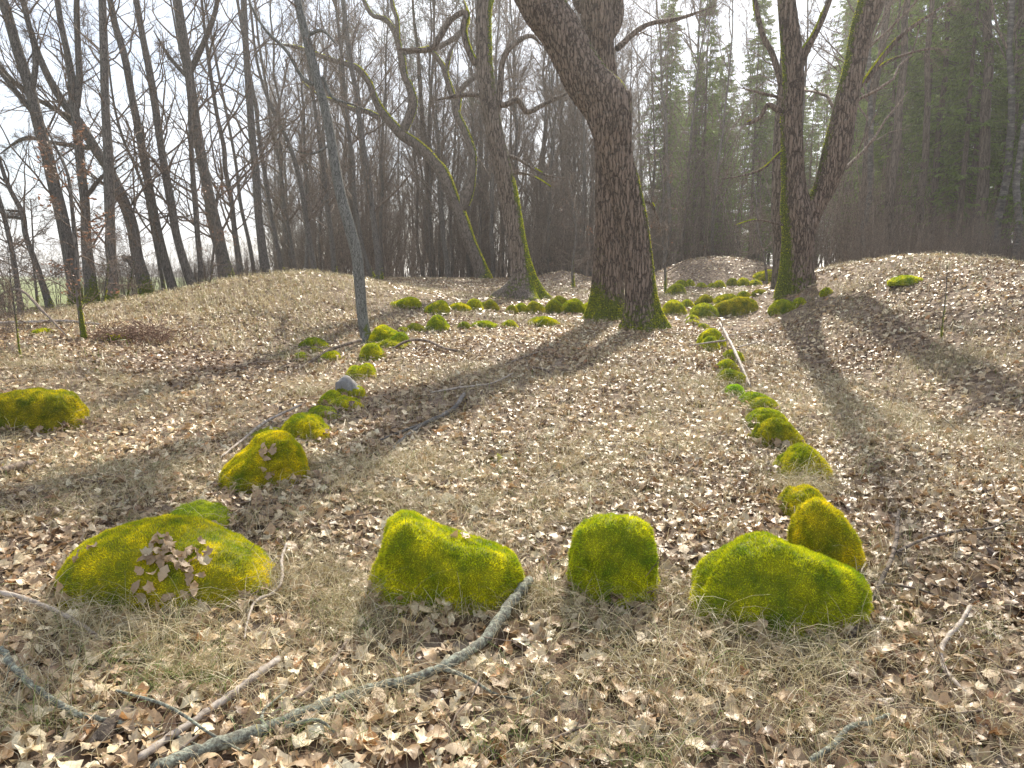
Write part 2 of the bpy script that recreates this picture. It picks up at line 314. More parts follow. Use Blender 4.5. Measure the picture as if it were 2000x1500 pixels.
tag(far.mk('leaf_litter', M_leaf), 'distant dry leaves covering the mounds and clearing to the wood edge', 'leaf litter', None, 'stuff')
# single leaves that show largest: pieces of the ground, sharing meshes
protos = []
for k in range(14):
    a = Acc(); s_ = sh_o[k % 4] if k < 9 else sh_m[k % 3]
    lay_leaves(a, rg, s_, np.zeros(1), np.zeros(1), np.array([1.0]), .0, np.zeros(1), z=np.zeros(1), nv=np.array([[0, 0, 1.]]))
    protos.append(mk('leaf', np.concatenate(a.V), a.F, M_leaf, cols=np.clip(np.concatenate(a.C)*1.1, 0, .7), link=False))
x, y = wedge(285, 2.0, 3.9, .68, .1); nv = nrm(hn(x, y)+rg.randn(len(x), 3)*.16); z = h(x, y)
for k in range(len(x)):
    o = bpy.data.objects.new('leaf', protos[rg.randint(14)]); col.objects.link(o); o.parent = ground
    o.location = (x[k], y[k], z[k]+.022+rg.rand()*.025); o.rotation_mode = 'QUATERNION'
    o.rotation_quaternion = Vector(nv[k]).to_track_quat('Z', 'Y') @ Vector((math.cos(k*2.4), math.sin(k*2.4), 0)).to_track_quat('X', 'Z')
    o.scale = [rg.uniform(.06, .105)]*3
# ------------------------------------------------------------------ grass
def blades(acc, rng, x, y, z, ln, wd, lean, cols, K=4, dirv=None):
    n = len(x); az = rng.rand(n)*6.283 if dirv is None else dirv
    d0 = np.stack([np.cos(az), np.sin(az), 0*az], -1); th0 = rng.uniform(.1, .8, n); bend = lean*rng.uniform(.5, 1.4, n)
    pos = np.stack([x, y, z], -1); pts = [pos]
    for k in range(K-1):
        a = (th0+bend*k/(K-2))[:, None]; pos = pos+(d0*np.sin(a)+np.array([0, 0, 1.])*np.cos(a))*(ln/(K-1))[:, None]; pts.append(pos)
    P = np.stack(pts, 1); s = np.stack([-np.sin(az), np.cos(az), .25*np.ones(n)], -1); s = nrm(s+.6*rng.randn(n, 3))
    wdt = wd[:, None]*np.linspace(1, .15, K)[None]; V = np.stack([P-s[:, None]*wdt[..., None]/2, P+s[:, None]*wdt[..., None]/2], 2).reshape(n, 2*K, 3)
    k = np.arange(K-1)*2; F = np.stack([k, k+1, k+3, k+2], -1)
    acc.add(V.reshape(-1, 3), (F[None]+(np.arange(n)*2*K)[:, None, None]).reshape(-1, 4), np.repeat(cols, 2*K, 0))
GP = np.array([(.50, .40, .22), (.60, .50, .30), (.40, .31, .16), (.33, .29, .12), (.68, .59, .40)])
def gcols(n, green=0.0):
    c = GP[rg.randint(0, len(GP), n)]*rg.uniform(.75, 1.15, (n, 1)); g_ = rg.rand(n) < green; c[g_] = np.array([.13, .2, .03])*rg.uniform(.7, 1.4, (g_.sum(), 1)); return c
ga = Acc()
def tufts(nt_, per, y0, y1, rad, ln, wd, lean, green=.06, pts=None, K=4):
    x, y = wedge(nt_*3, y0, y1) if pts is None else pts
    if pts is None: p = np.clip(.25+.8*gmask(x, y), .06, 1); x, y = thin(x, y, p); x, y = x[:nt_], y[:nt_]
    x = np.repeat(x, per)+rg.randn(len(x)*per)*rad; y = np.repeat(y, per)+rg.randn(len(y)*per)*rad; n = len(x)
    blades(ga, rg, x, y, h(x, y)-.01, rg.uniform(*ln, n), np.full(n, wd)*rg.uniform(.6, 1.3, n), lean, gcols(n, green), K)
tufts(300, 60, 1.8, 5.5, .06, (.12, .30), .0026, 1.9, K=5)
tufts(480, 34, 5, 11, .10, (.1, .28), .0042, 1.8)
tufts(3000, 15, 9, 26, .16, (.12, .28), .007, 1.6, K=3)
tufts(900, 26, 4, 10, .12, (.08, .2), .003, 1.9)
tufts(500, 8, 20, 40, .2, (.12, .3), .016, 1.4, K=3)
x, y = wedge(13000, 1.8, 9); blades(ga, rg, x, y, h(x, y)+.025, rg.uniform(.1, .3, len(x)), rg.uniform(.0014, .003, len(x)), 1.6, gcols(len(x)), 4)
# grassy flank of the pale mound, and the pale strip up the middle
n = 9000; x = -4.9+rg.randn(n)*1.9; y = 15.6+rg.randn(n)*1.9
blades(ga, rg, x, y, h(x, y), rg.uniform(.12, .32, n), rg.uniform(.006, .011, n), 1.7, gcols(n, .03), 3, dirv=rg.normal(-2.2, .8, n))
n = 6000; x = 2.4+rg.randn(n)*1.6; y = 9+rg.randn(n)*2.6
blades(ga, rg, x, y, h(x, y)+.02, rg.uniform(.1, .24, n), rg.uniform(.003, .006, n), 1.8, gcols(n, .05), 3)
n = 5000; x = 9.5+rg.randn(n)*2.2; y = 14+rg.randn(n)*2.6
blades(ga, rg, x, y, h(x, y), rg.uniform(.08, .22, n), rg.uniform(.006, .009, n), 1.7, gcols(n, .1), 3)
for px_, py_, nn, gr in ((330, 1350, 60, .9), (240, 1300, 50, .9), (1165, 770+480, 40, .4), (690, 1240, 120, .1), (1060, 1190, 90, .05), (180, 1240, 160, .05), (560, 1150, 150, .05), (620, 1200, 90, .1), (1330, 1190, 60, .05), (1250, 1500, 60, .6), (960, 1480, 60, .5), (60, 1430, 90, .3), (560, 640+60, 40, .8), (1560, 960, 130, .1), (1540, 920, 120, .1), (1690, 1190, 60, .1), (380, 1340, 120, .2), (560, 1440, 60, .3)):
    q_ = gnd(px_, py_); x = q_[0]+rg.randn(nn*2)*.09; y = q_[1]+rg.randn(nn*2)*.07
    blades(ga, rg, x, y, h(x, y), rg.uniform(.1, .26, nn*2), rg.uniform(.0015, .0035, nn*2), 1.7, gcols(nn*2, gr), 5)
for px_, py_, nn, sp_ in ((600, 1150, 260, .13), (690, 1200, 240, .1), (120, 1250, 260, .16), (330, 1235, 200, .14), (1060, 1180, 130, .06), (1690, 1150, 90, .07), (1550, 965, 260, .12), (850, 1240, 60, .1), (1450, 1290, 260, .16), (1300, 1330, 180, .2), (420, 1300, 260, .2), (650, 1400, 160, .15), (60, 1380, 260, .18), (820, 900, 160, .2), (1400, 760, 200, .25), (1100, 1420, 120, .2), (1580, 1340, 220, .16), (1130, 900, 200, .3), (840, 740, 240, .35), (600, 775, 200, .2)):
    q_ = gnd(px_, py_); x = q_[0]+rg.randn(nn)*sp_; y = q_[1]+rg.randn(nn)*sp_*.8; f_ = max(1, q_[1]/4)
    blades(ga, rg, x, y, h(x, y)+.02, rg.uniform(.16, .38, nn), rg.uniform(.0016, .0032, nn)*f_, 1.9, gcols(nn, .03), 6)
tag(ga.mk('grass', M_straw), 'dry straw coloured grass growing through the leaf litter', 'grass', None, 'stuff')
# ------------------------------------------------------------------ mossy stones
def fuzz(rng, P, Nn, ln, wd, col0=(.19, .20, .012)):
    n = len(P); d = nrm(Nn+rng.randn(n, 3)*.45); s = nrm(np.cross(d, rng.randn(n, 3)))
    V = np.stack([P-s*wd[:, None]/2, P+s*wd[:, None]/2, P+d*ln[:, None]], 1).reshape(-1, 3)
    c = np.array(col0)*1.25*rng.uniform(.6, 1.45, (n, 1))*np.stack([rng.uniform(.92, 1.12, n), np.ones(n), np.ones(n)], -1)
    return V, np.arange(n*3).reshape(-1, 3), np.repeat(c, 3, 0)
def grid_fuzz(rng, V, Nn, wgt, nu, nv_, n, ln, wd, closed=True, **k):
    V = V.reshape(nu, nv_, 3); Nn = Nn.reshape(nu, nv_, 3); wgt = wgt.reshape(nu, nv_)
    a1 = np.roll(V, -1, 1)-V; a0 = np.zeros_like(V); a0[:-1] = V[1:]-V[:-1]; area = np.linalg.norm(np.cross(a0, a1), axis=-1); area[-1] = 0
    pr = (area*wgt).ravel(); tot = pr.sum()
    if tot <= 0: return None
    c = rng.choice(nu*nv_, n, p=pr/tot); i, j = c//nv_, c % nv_; j2 = (j+1) % nv_; u, v = rng.rand(n, 1), rng.rand(n, 1)
    P = (V[i, j]*(1-u)+V[i+1, j]*u)*(1-v)+(V[i, j2]*(1-u)+V[i+1, j2]*u)*v
    return fuzz(rng, P, Nn[i, j], ln*rng.uniform(.6, 1.3, n), np.full(n, wd), **k), tot
STONES = []; FOOT = []
def stone(px0, px1, pt, pb, label, prof=None, moss=.9, depth=1.05, rot=0., D=None, seed=None, group='moss grown boulders of the stone setting', flat=.75, ee=3.2, mcol=(.19, .20, .012), name='mossy_stone'):
    sd = int(px0*7+pt) if seed is None else seed; rng = np.random.RandomState(sd % 99991)
    b = gnd((px0+px1)/2, pb) if D is None else np.array([at((px0+px1)/2, pb, D)[0], D, 0]); Df = b[1]
    W = min((px1-px0)*Df/FPX, 2.2); dp = W*depth*.5; dc = min(dp*.75, 1.2); Dc = Df+dc
    cx = ((px0+px1)/2-1000)/FPX*Dc*math.sqrt(1)*1.0; cx = at((px0+px1)/2, (pt+pb)/2, Dc)[0]; cz = float(h(cx, Dc)); H = max(at((px0+px1)/2, pt, Dc)[2]-cz, .03)
    W = (px1-px0)*Dc/FPX*(1.0 if prof else 1.1)
    nu, nph = (46, 56) if W/Df > .045 else (20, 24) if W/Df > .02 else (14, 16)
    u = -np.cos(np.linspace(0, np.pi, nu)); ph = np.linspace(0, 2*np.pi, nph, endpoint=False)
    if prof is None:
        pk = rng.uniform(-.3, .3); pu = [-1, -.55, pk, .55, 1]; pz = [.1, rng.uniform(.6, .85), 1, rng.uniform(.6, .85), .1]
    else: pu, pz = zip(*prof)
    pz_ = np.interp(u, pu, pz); ker = np.ones(3)/3; pz_ = np.convolve(np.pad(pz_, 1, 'edge'), ker, 'valid')
    end = np.clip(1-np.abs(u)**ee, 0, 1)**.5
    U, PH = np.meshgrid(u, ph, indexing='ij'); c, s = np.cos(PH), np.sin(PH)
    yy = np.sign(c)*np.abs(c)**.8*dp*end[:, None]; zz = np.where(s > 0, np.abs(s)**flat*H*pz_[:, None], -np.abs(s)*H*.4-.02)*np.minimum(end[:, None]*1.6+.05, 1)
    V = np.stack([U*W/2, yy, zz], -1).reshape(-1, 3)
    V = V+nrm(V+1e-6)*((wob(V+sd, 3.2/W)+(.6*np.abs(wob(V*2+sd, 4/W)) if moss < .5 else 0))*(.07 if moss > .4 else .2)*W)[:, None]*np.array([1, 1, .6])
    ca, sa = math.cos(rot), math.sin(rot); V = np.stack([V[:, 0]*ca-V[:, 1]*sa, V[:, 0]*sa+V[:, 1]*ca, V[:, 2]], -1)
    i, j = np.meshgrid(np.arange(nu-1), np.arange(nph), indexing='ij'); j2 = (j+1) % nph
    F = np.stack([i*nph+j, (i+1)*nph+j, (i+1)*nph+j2, i*nph+j2], -1).reshape(-1, 4)
    G = V.reshape(nu, nph, 3); du = np.gradient(G, axis=0); dv = np.roll(G, -1, 1)-np.roll(G, 1, 1); Nn = nrm(np.cross(du, dv)).reshape(-1, 3)
    if (Nn*(V-V.mean(0))).sum() < 0: Nn = -Nn; F = F[:, ::-1]
    o = mk(name, V, F, M_rock); o.location = (cx, Dc, cz)
    tag(o, label, 'stone', group)
    zr = V[:, 2]/H; wn = wob(V+sd+5, 5/W)
    wgt = sstep(1-moss-.22, 1-moss+.12, .45*zr+.35*(Nn[:, 2]*.5+.5)+.22+.22*wn)
    if moss < .4: wgt = 1-sstep(.3, .5, zr+.1*wn)
    if moss > 0:
        lump = np.abs(wob(V+sd, 14/W if W > .5 else 20/W))*.022*min(W*2, 1)+np.abs(wob(V+sd+9, 34))*.012*min(W*2, 1)-.006
        Vm = V+Nn*((wgt*1.6-.55)*.014+wgt*lump)[:, None]
        px1m = Dc/FPX*2000/1024
        ln = max(.013, px1m*1.15); wd = max(.0028, px1m*.42)
        area = W*(dp*2+H)*1.2; n = int(min(area/(ln*wd)*3.0, 42000)); n = max(n, 400)
        a = Acc(); shell = np.array(mcol)*.55*np.ones((len(Vm), 1)); vis = F[wgt[F].mean(1) > .12]
        a.add(Vm, vis, shell)
        r_ = grid_fuzz(rng, Vm, Nn, wgt*(V[:, 2] > -.03), nu, nph, n, ln, wd, col0=mcol)
        if r_: a.add(*r_[0])
        ms = a.mk('moss', M_moss, o)
    STONES.append((o, V+np.array([cx, Dc, cz]), F)); FOOT.append((cx, Dc, W/2, dp))
    return o
S = stone
big = S(106, 556, 1024, 1196, 'largest low mossy boulder with a bare grey patch and leaf heap on its side', [(-1, .35), (-.85, .62), (-.55, .85), (-.15, 1), (.2, .92), (.5, .74), (.75, .55), (.9, .35), (1, .1)], moss=.86, depth=.75, flat=.6, ee=2.6, mcol=(.21, .20, .01))
S(318, 442, 994, 1042, 'dull green mossy hump hidden behind the largest boulder', moss=.75, mcol=(.12, .15, .02))
S(720, 1020, 1012, 1196, 'steep angular mossy boulder with a sharp peak beside the lichen covered fallen branch', [(-1, .15), (-.86, .6), (-.68, 1), (-.55, 1.03), (-.3, .9), (.1, .74), (.5, .6), (.85, .5), (1, .3)], moss=.84, depth=.55, flat=.42, ee=5, mcol=(.21, .22, .01))
S(1118, 1275, 1014, 1186, 'upright rounded mossy boulder standing alone between two wider ones', [(-1, .5), (-.85, .85), (-.4, .98), (.2, 1), (.7, .92), (.9, .75), (1, .5)], moss=1.0, depth=.75, flat=.4, mcol=(.20, .22, .01))
S(1346, 1686, 1046, 1236, 'wide humped mossy boulder at the corner, green all over, sloping down to one side', [(-1, .2), (-.85, .5), (-.5, .85), (-.15, 1), (.1, .93), (.45, .68), (.8, .5), (1, .2)], moss=1.0, depth=.6, flat=.55, mcol=(.17, .19, .01))
S(1546, 1678, 980, 1136, 'bright yellow mossy boulder with a grey bare spot behind the wide corner boulder', [(-1, .4), (-.7, .9), (-.3, 1), (.2, .85), (.7, .5), (1, .2)], moss=.9, depth=.9, flat=.5, mcol=(.22, .20, .008))
S(1528, 1612, 954, 1012, 'small yellow mossy stone tucked behind the bright yellow boulder', moss=1, mcol=(.22, .20, .008))
S(1514, 1610, 872, 945, 'yellow mossy stone with dry grass draped over its front', moss=.95, mcol=(.21, .2, .01), depth=1.0)
S(1471, 1560, 818, 876, 'olive mossy stone standing just behind the grass draped one', moss=1, mcol=(.17, .17, .012), depth=.9)
S(1459, 1532, 800, 838, 'flat topped mossy stone, third behind the grass draped one in its line', moss=1, mcol=(.16, .18, .012))
S(1464, 1516, 779, 808, 'small pointed mossy stone wedged between two flat ones', moss=1, mcol=(.16, .17, .012))
S(1446, 1506, 766, 797, 'round dark green mossy stone beneath the lower end of the pale pole', moss=1, mcol=(.14, .18, .012))
S(1414, 1453, 753, 777, 'tiny vivid green moss cushion beside the lower end of the pale pole', moss=1, mcol=(.14, .22, .01))
S(1402, 1454, 722, 756, 'dull brownish mossy stone crossed by the pale pole', moss=.8, mcol=(.14, .15, .02))
S(1398, 1436, 703, 728, 'very small yellow mossy stone beside the middle of the pale pole')
S(1412, 1450, 684, 709, 'small bright mossy stone on the far side of the pale pole')
S(1364, 1414, 642, 684, 'large knobbly mossy stone at the upper end of the pale pole', depth=1)
S(1368, 1402, 656, 683, 'humped mossy stone leaning on the knobbly one at the top of the pole', D=gnd(1385, 688)[1])
S(1364, 1383, 632, 644, 'small mossy stone just beyond the knobbly stone')
S(1341, 1363, 625, 634, 'flat mossy stone closest to the roots of the leaning oak', moss=1)
S(1340, 1362, 616, 627, 'little round mossy stone, last of the line by the leaning oak')
S(434, 596, 846, 955, 'long arched yellow mossy boulder with leaves piled on its lower side', [(-1, .15), (-.6, .45), (-.2, .75), (.15, 1), (.6, .95), (.85, .65), (1, .3)], depth=.95, rot=.45, mcol=(.22, .20, .008), moss=.95)
S(490, 572, 842, 868, 'low mossy stone under a stick at the back of the arched boulder', mcol=(.2, .2, .01))
S(549, 634, 812, 862, 'smooth dome shaped yellow mossy stone next up the line from the arched boulder', moss=1, mcol=(.21, .205, .01), flat=.5)
S(598, 660, 796, 822, 'low grassy moss cushion between the dome stone and the next pair', moss=.85, mcol=(.15, .17, .02))
S(621, 667, 765, 798, 'round mossy stone with a lit yellow top in front of the bare grey stone', moss=1)
S(642, 706, 779, 802, 'low moss hump with grass beside the round stone', mcol=(.2, .2, .01))
S(657, 706, 734, 780, 'bare grey stone, mossy only at its foot, in the line of stones', [(-1, .4), (-.75, .85), (-.35, 1), (.1, .97), (.45, .7), (1, .2)], moss=.28, flat=.28, ee=7)
S(676, 732, 709, 744, 'double humped mossy stone behind the bare grey stone', [(-1, .3), (-.5, .8), (0, .6), (.5, 1), (1, .4)])
S(705, 749, 671, 706, 'squat mossy stone in front of the foot of the slim grey tree', moss=1, flat=.5)
S(723, 785, 636, 674, 'large rounded mossy stone right behind the slim grey tree', moss=1, mcol=(.2, .21, .01))
S(753, 797, 649, 678, 'wedge shaped mossy stone leaning against the large rounded one', [(-1, .2), (-.2, .7), (.5, 1), (1, .4)], mcol=(.14, .17, .012))
S(731, 792, 667, 684, 'low grassy moss mound at the foot of the wedge shaped stone', moss=.8, mcol=(.14, .15, .02))
S(778, 796, 640, 650, 'little mossy stone peeking out above the wedge shaped one')
S(834, 874, 615, 647, 'single dome of moss standing free inside the stone setting', moss=1, flat=.5, mcol=(.16, .19, .012))
S(586, 634, 662, 682, 'flat dark mossy stone away from the line, highest of a group of four', mcol=(.12, .14, .015))
S(599, 625, 678, 690, 'pale grassy moss hump within the group of four low stones', mcol=(.17, .18, .03))
S(573, 602, 690, 704, 'small dark mossy stone, farthest from the slim tree in its group of four', mcol=(.13, .15, .012))
S(624, 668, 687, 706, 'low yellow mossy stone touching the dark fallen branch')
S(-60, 152, 762, 842, 'long mossy boulder with a dark undercut foot cut by the picture edge', [(-1, .6), (-.4, .95), (.2, 1), (.55, .85), (.8, .82), (.95, .55), (1, .3)], moss=.84, depth=.5, flat=.4, mcol=(.17, .16, .012))
S(203, 250, 653, 667, 'thin yellow moss cushion on top of the brown root heap')
S(66, 98, 643, 655, 'small yellow moss cushion by the fallen log near the field')
S(960, 978, 887, 902, 'tiny moss ball alone on the leaves in the open middle', moss=1)
S(764, 818, 582, 602, 'low moss covered stone at the far end of the back arc, trailing a flat tail', [(-1, .2), (-.4, .45), (.3, 1), (.8, .8), (1, .3)])
S(827, 874, 588, 614, 'pair shaped mossy stone second from the field end of the back arc', [(-1, .3), (-.4, .6), (.4, 1), (.8, .8), (1, .3)])
S(876, 917, 593, 608, 'low stretched mossy stone between the pair shaped one and a peaked one', mcol=(.2, .2, .01))
S(911, 942, 584, 607, 'peaked mossy stone standing tallest before the straight oak', flat=1)
S(938, 956, 590, 600, 'tiny yellow mossy stone between two peaked ones before the straight oak')
S(946, 973, 585, 608, 'dull peaked stone at the root tip of the straight oak', moss=.7, flat=1, mcol=(.14, .14, .015))
S(987, 1009, 596, 613, 'small dull round stone below the roots of the straight oak', moss=.75, mcol=(.15, .15, .015))
S(1005, 1031, 593, 611, 'small bright stone below the middle of the straight oak')
S(1027, 1060, 589, 612, 'triangular stone with a lit slope below the straight oak', flat=1, mcol=(.17, .17, .012))
S(1065, 1098, 584, 612, 'pointed mossy stone at the outer root of the straight oak', flat=1, mcol=(.14, .15, .012))
S(1078, 1107, 578, 599, 'stone with a dark face standing behind the pointed one', moss=.7, mcol=(.13, .14, .012))
S(1096, 1142, 583, 611, 'broad dark mossy stone between the straight oak and the pair of great oaks', mcol=(.14, .16, .012))
S(1138, 1166, 590, 610, 'bright small stone touching the rear great oak')
S(895, 918, 629, 642, 'thin dark moss hump, nearest to the free standing dome', mcol=(.12, .14, .015))
S(922, 968, 627, 642, 'long flat mossy stone in the inner row', mcol=(.14, .17, .012))
S(980, 1008, 626, 641, 'small yellow mossy stone in the inner row')
S(1036, 1088, 620, 638, 'flat mossy stone with bare grey flank, last of the inner row', moss=.7)
S(796, 828, 633, 648, 'grassy moss hump beside the free standing dome', moss=.8, mcol=(.14, .15, .03))
S(1294, 1337, 587, 617, 'round yellow topped stone directly beyond the leaning oak roots', moss=1, flat=.5)
S(1331, 1353, 585, 600, 'small stone beside the round yellow topped one')
S(1361, 1393, 577, 597, 'brownish dome stone behind the pale flat one', moss=.7, mcol=(.15, .15, .015), flat=.5)
S(1350, 1396, 593, 621, 'pale flat stone with patchy moss next to the long brown boulder', moss=.6, mcol=(.17, .19, .03))
S(1391, 1480, 581, 617, 'long brown sided boulder, largest beyond the leaning oak', [(-1, .3), (-.5, .75), (.1, 1), (.6, .95), (.9, .7), (1, .4)], moss=.62, mcol=(.17, .16, .012), depth=.5)
S(1397, 1443, 574, 594, 'low mossy stone stretched behind the long brown boulder')
S(1440, 1464, 569, 586, 'small mossy block behind the far end of the long brown boulder')
S(1508, 1552, 586, 612, 'dark mossy stone in front of the forked oak', mcol=(.14, .16, .012))
S(1549, 1573, 582, 599, 'small mossy stone touching the dark one before the forked oak')
S(1470, 1496, 566, 577, 'flat moss patch stone near the roots of the forked oak', mcol=(.15, .15, .015))
S(1605, 1624, 562, 577, 'mossy stump like stone at the foot of the tall mound beside the forked oak')
S(1303, 1336, 555, 576, 'lit sloping stone nearest the leaning oak in the rear arc', mcol=(.15, .17, .012))
S(1318, 1341, 547, 564, 'round stone behind the lit sloping one in the rear arc', mcol=(.13, .15, .012))
S(1339, 1355, 547, 560, 'tiny bright stone third in the rear arc')
S(1361, 1379, 553, 563, 'flat small stone fourth in the rear arc')
S(1382, 1401, 553, 563, 'flat small stone fifth in the rear arc')
S(1393, 1414, 548, 563, 'rounded stone in the middle of the rear arc')
S(1421, 1438, 544, 559, 'narrow stone sixth along the rear arc', mcol=(.14, .15, .012))
S(1440, 1463, 543, 560, 'green topped round stone near the end of the rear arc')
S(1463, 1486, 547, 559, 'low stone ending the rear arc beside the forked oak')
S(1474, 1524, 528, 550, 'mossy earth bank against the roots of the forked oak', depth=1.0, mcol=(.2, .2, .012), name='moss_bank')
S(1744, 1796, 541, 560, 'thin patch of bright moss on the flank of the tall mound', mcol=(.2, .22, .03), name='moss_patch')
print('stones', len(STONES))
# leaves banked against the stones
bk = Acc()
for (fx, fy, fw, fd) in FOOT:
    if fy > 12: continue
    n = int(90*min(1, fw*2)); a_ = rg.rand(n)*6.283; rr_ = rg.uniform(.95, 1.3, n); x = fx+np.cos(a_)*fw*rr_; y = fy+np.sin(a_)*fd*rr_
    lay_leaves(bk, rg, sh_o[n % 4], x, y, rg.uniform(.05, .105, n), .45, rg.uniform(.01, .07, n), .9)
    n = int(240*min(1, fw*2)); a_ = rg.rand(n)*6.283; rr_ = rg.uniform(.9, 1.12, n); x = fx+np.cos(a_)*fw*rr_; y = fy+np.sin(a_)*fd*rr_
    blades(bk, rg, x, y, h(x, y), rg.uniform(.06, .2, n), rg.uniform(.0018, .003, n)*max(1, fy/4.5), 1.5, gcols(n, .12), 4)
tag(bk.mk('leaf_litter', M_leaf), 'leaves and grass banked against the nearer mossy stones', 'leaf litter', None, 'stuff')
# leaves resting on stones
from mathutils.bvhtree import BVHTree
def on_stone(k, n, label, ux, uy, seed, cnt_group=None):
    o, V, F = STONES[k]; bt = BVHTree.FromPolygons([tuple(v) for v in V], [tuple(int(q) for q in f) for f in F]); rr = np.random.RandomState(seed)
    c = 0
    for _ in range(n*3):
        if c >= n: break
        cx, cy, hw, hd = FOOT[k]; x = cx+hw*rr.uniform(*ux); y = cy+hd*rr.uniform(*uy)
        hit = bt.ray_cast(Vector((x, y, 5)), Vector((0, 0, -1)))
        if hit[0] is None: continue
        q = bpy.data.objects.new('fallen_leaf', protos[rr.randint(14)]); col.objects.link(q)
        nvv = Vector(hit[1]); nvv = nvv if nvv.z > 0 else -nvv
        q.location = hit[0]+nvv*(.02+.03*rr.rand()); nvv = (nvv+Vector(rr.randn(3)*.35)).normalized()
        q.rotation_mode = 'QUATERNION'; q.rotation_quaternion = nvv.to_track_quat('Z', 'Y') @ Vector((math.cos(c*2.1), math.sin(c*2.1), 0)).to_track_quat('X', 'Z'); q.scale = [rr.uniform(.045, .08)]*3
        tag(q, label, 'leaf', cnt_group); c += 1
on_stone(0, 46, 'dry leaf in the heap on the bare side of the largest boulder', (.0, .5), (-1.0, -.35), 5, 'leaves heaped on the largest boulder')
on_stone(0, 5, 'curled leaf lying on the dark moss of the largest boulder', (-.75, -.45), (-.8, -.4), 8, 'leaves on the dark moss of the largest boulder')
on_stone(2, 3, 'small pale leaf caught on the crest of the steep angular boulder', (.1, .3), (-.3, .1), 9, 'leaves on the angular boulder')
on_stone(21, 18, 'dry leaf piled against the arched yellow boulder', (.2, .9), (-1.3, -.5), 10, 'leaves on the arched boulder')
# ------------------------------------------------------------------ fallen branches and sticks
def branch(pts, label, m, name='fallen_branch', K=None, side=0, lift=.0, seed=0, parts=(), cat='branch'):
    """pts (px, py, width px, [height above ground])"""
    rng = np.random.RandomState(seed+len(pts)*7)
    def path(pp, KK):
        q = []
        for p_ in pp:
            g_ = gnd(p_[0], p_[1]); r_ = p_[2]*g_[1]/FPX/2; hh = p_[3] if len(p_) > 3 else 0
            q.append([g_[0], g_[1], g_[2]+r_+lift+hh+.018, r_])
        s_ = smooth_path(np.array(q), KK); s_[:, :2] += (rng.randn(KK, 2)*.15)*s_[:, 3:4]; return s_
    q = path(pts, K or max(12, len(pts)*7)); P = q[None, :, :3]; r = np.maximum(q[None, :, 3], .0015)
    r = r*(1+.1*rng.randn(*r.shape)); r[:, 0] *= .85; r[:, -1] *= .7
    V, F, Nn = tubes(P, r, 12); S_ = 12; n = len(V)
    V = np.vstack([V, q[0, :3], q[-1, :3]]); k = np.arange(S_); F2 = np.concatenate([np.stack([np.full(S_, n), (k+1) % S_, k], -1), np.stack([np.full(S_, n+1), n-S_+k, n-S_+(k+1) % S_], -1)])
    o = mk(name, V, [F, F2], m); tag(o, label, cat)
    for pp in parts:
        q2 = path(pp, max(8, len(pp)*5)); V2_, F2_, _ = tubes(q2[None, :, :3], np.maximum(q2[None, :, 3], .0012), 8); mk('side_branch', V2_, F2_, m, o)
    if side:
        P2, R2 = sprout(rng, P, r, side, .1, .95, .16, .8, 6, .25, 0); g_ = h(P2[..., 0], P2[..., 1]); P2[..., 2] = np.maximum(P2[..., 2], g_+.005)
        for q_ in range(len(P2)): V3, F3, _ = tubes(P2[q_:q_+1], np.maximum(R2[q_:q_+1], .0012), 5); mk('twig', V3, F3, m, o)
    return o
branch([(1034, 1172, 22.14, .05), (1000, 1215, 22.14, .04), (950, 1272, 21.32, .02), (895, 1318, 22.14, .02), (860, 1335, 20.5, .02), (800, 1355, 21.32, .01), (740, 1368, 22.14), (620, 1412, 24.6), (520, 1452, 27.88), (380, 1505, 29.52), (300, 1540, 31.16)], 'long lichen spotted fallen branch lying in front of the angular boulder', M_lichen,
       parts=[[(862, 1332, 10.66, .03), (915, 1356, 7.38, .03), (970, 1378, 5.74, .02), (1030, 1380, 4.92), (1085, 1350, 3.28, .02)], [(560, 1448, 11.48, .02), (620, 1444, 8.2, .03), (660, 1450, 4.92)], [(520, 1460, 11.48, .02), (515, 1420, 6.56, .03), (560, 1370, 4.1, .02)]], side=7, seed=1)
branch([(545, 1318, 17, .03), (500, 1352, 15, .03), (450, 1390, 15, .02), (370, 1440, 16, .01), (270, 1510, 17)], 'straight grey broken stick crossing towards the picture corner', M_pale, seed=2, name='fallen_stick', cat='stick')
branch([(-20, 1188, 10, .05), (40, 1200, 10, .05), (110, 1222, 10, .04), (160, 1248, 9, .03), (205, 1275, 8, .0)], 'pale thin stick in the grass in front of the largest boulder', M_pale, seed=3, name='fallen_stick', cat='stick')
branch([(8, 1322, 13, .08), (40, 1360, 13, .06), (85, 1393, 13, .04), (150, 1424, 13, .02), (230, 1440, 12, .01), (320, 1452, 11), (390, 1478, 7)], 'dark curved lichen branch bending across the corner of the picture', M_lichen, seed=4, side=5, parts=[[(230, 1385, 6, .04), (330, 1430, 7, .06), (420, 1480, 6, .04), (520, 1510, 4)]])
branch([(680, 1290, 6, .06), (640, 1340, 8, .04), (600, 1372, 9, .02), (550, 1400, 9, .01), (510, 1440, 7)], 'slender dark twig between the grey stick and the lichen branch', M_twig, seed=5, side=3, name='fallen_twig', cat='twig')
branch([(563, 1112, 5, .1), (552, 1135, 7, .08), (552, 1168, 7, .05), (535, 1185, 6, .03), (500, 1200, 6, .03), (485, 1235, 5, .02), (478, 1262, 4)], 'crooked pale twig standing out of the grass by the largest boulder', M_pale, seed=6, side=4, name='fallen_twig', cat='twig')
branch([(1892, 1226, 9, .06), (1870, 1258, 10, .04), (1838, 1290, 10, .02), (1840, 1318, 10, .01), (1862, 1345, 10), (1896, 1380, 8)], 'bent elbow shaped stick lying alone on the leaves', M_pale, seed=7, side=3, name='fallen_stick', cat='stick')
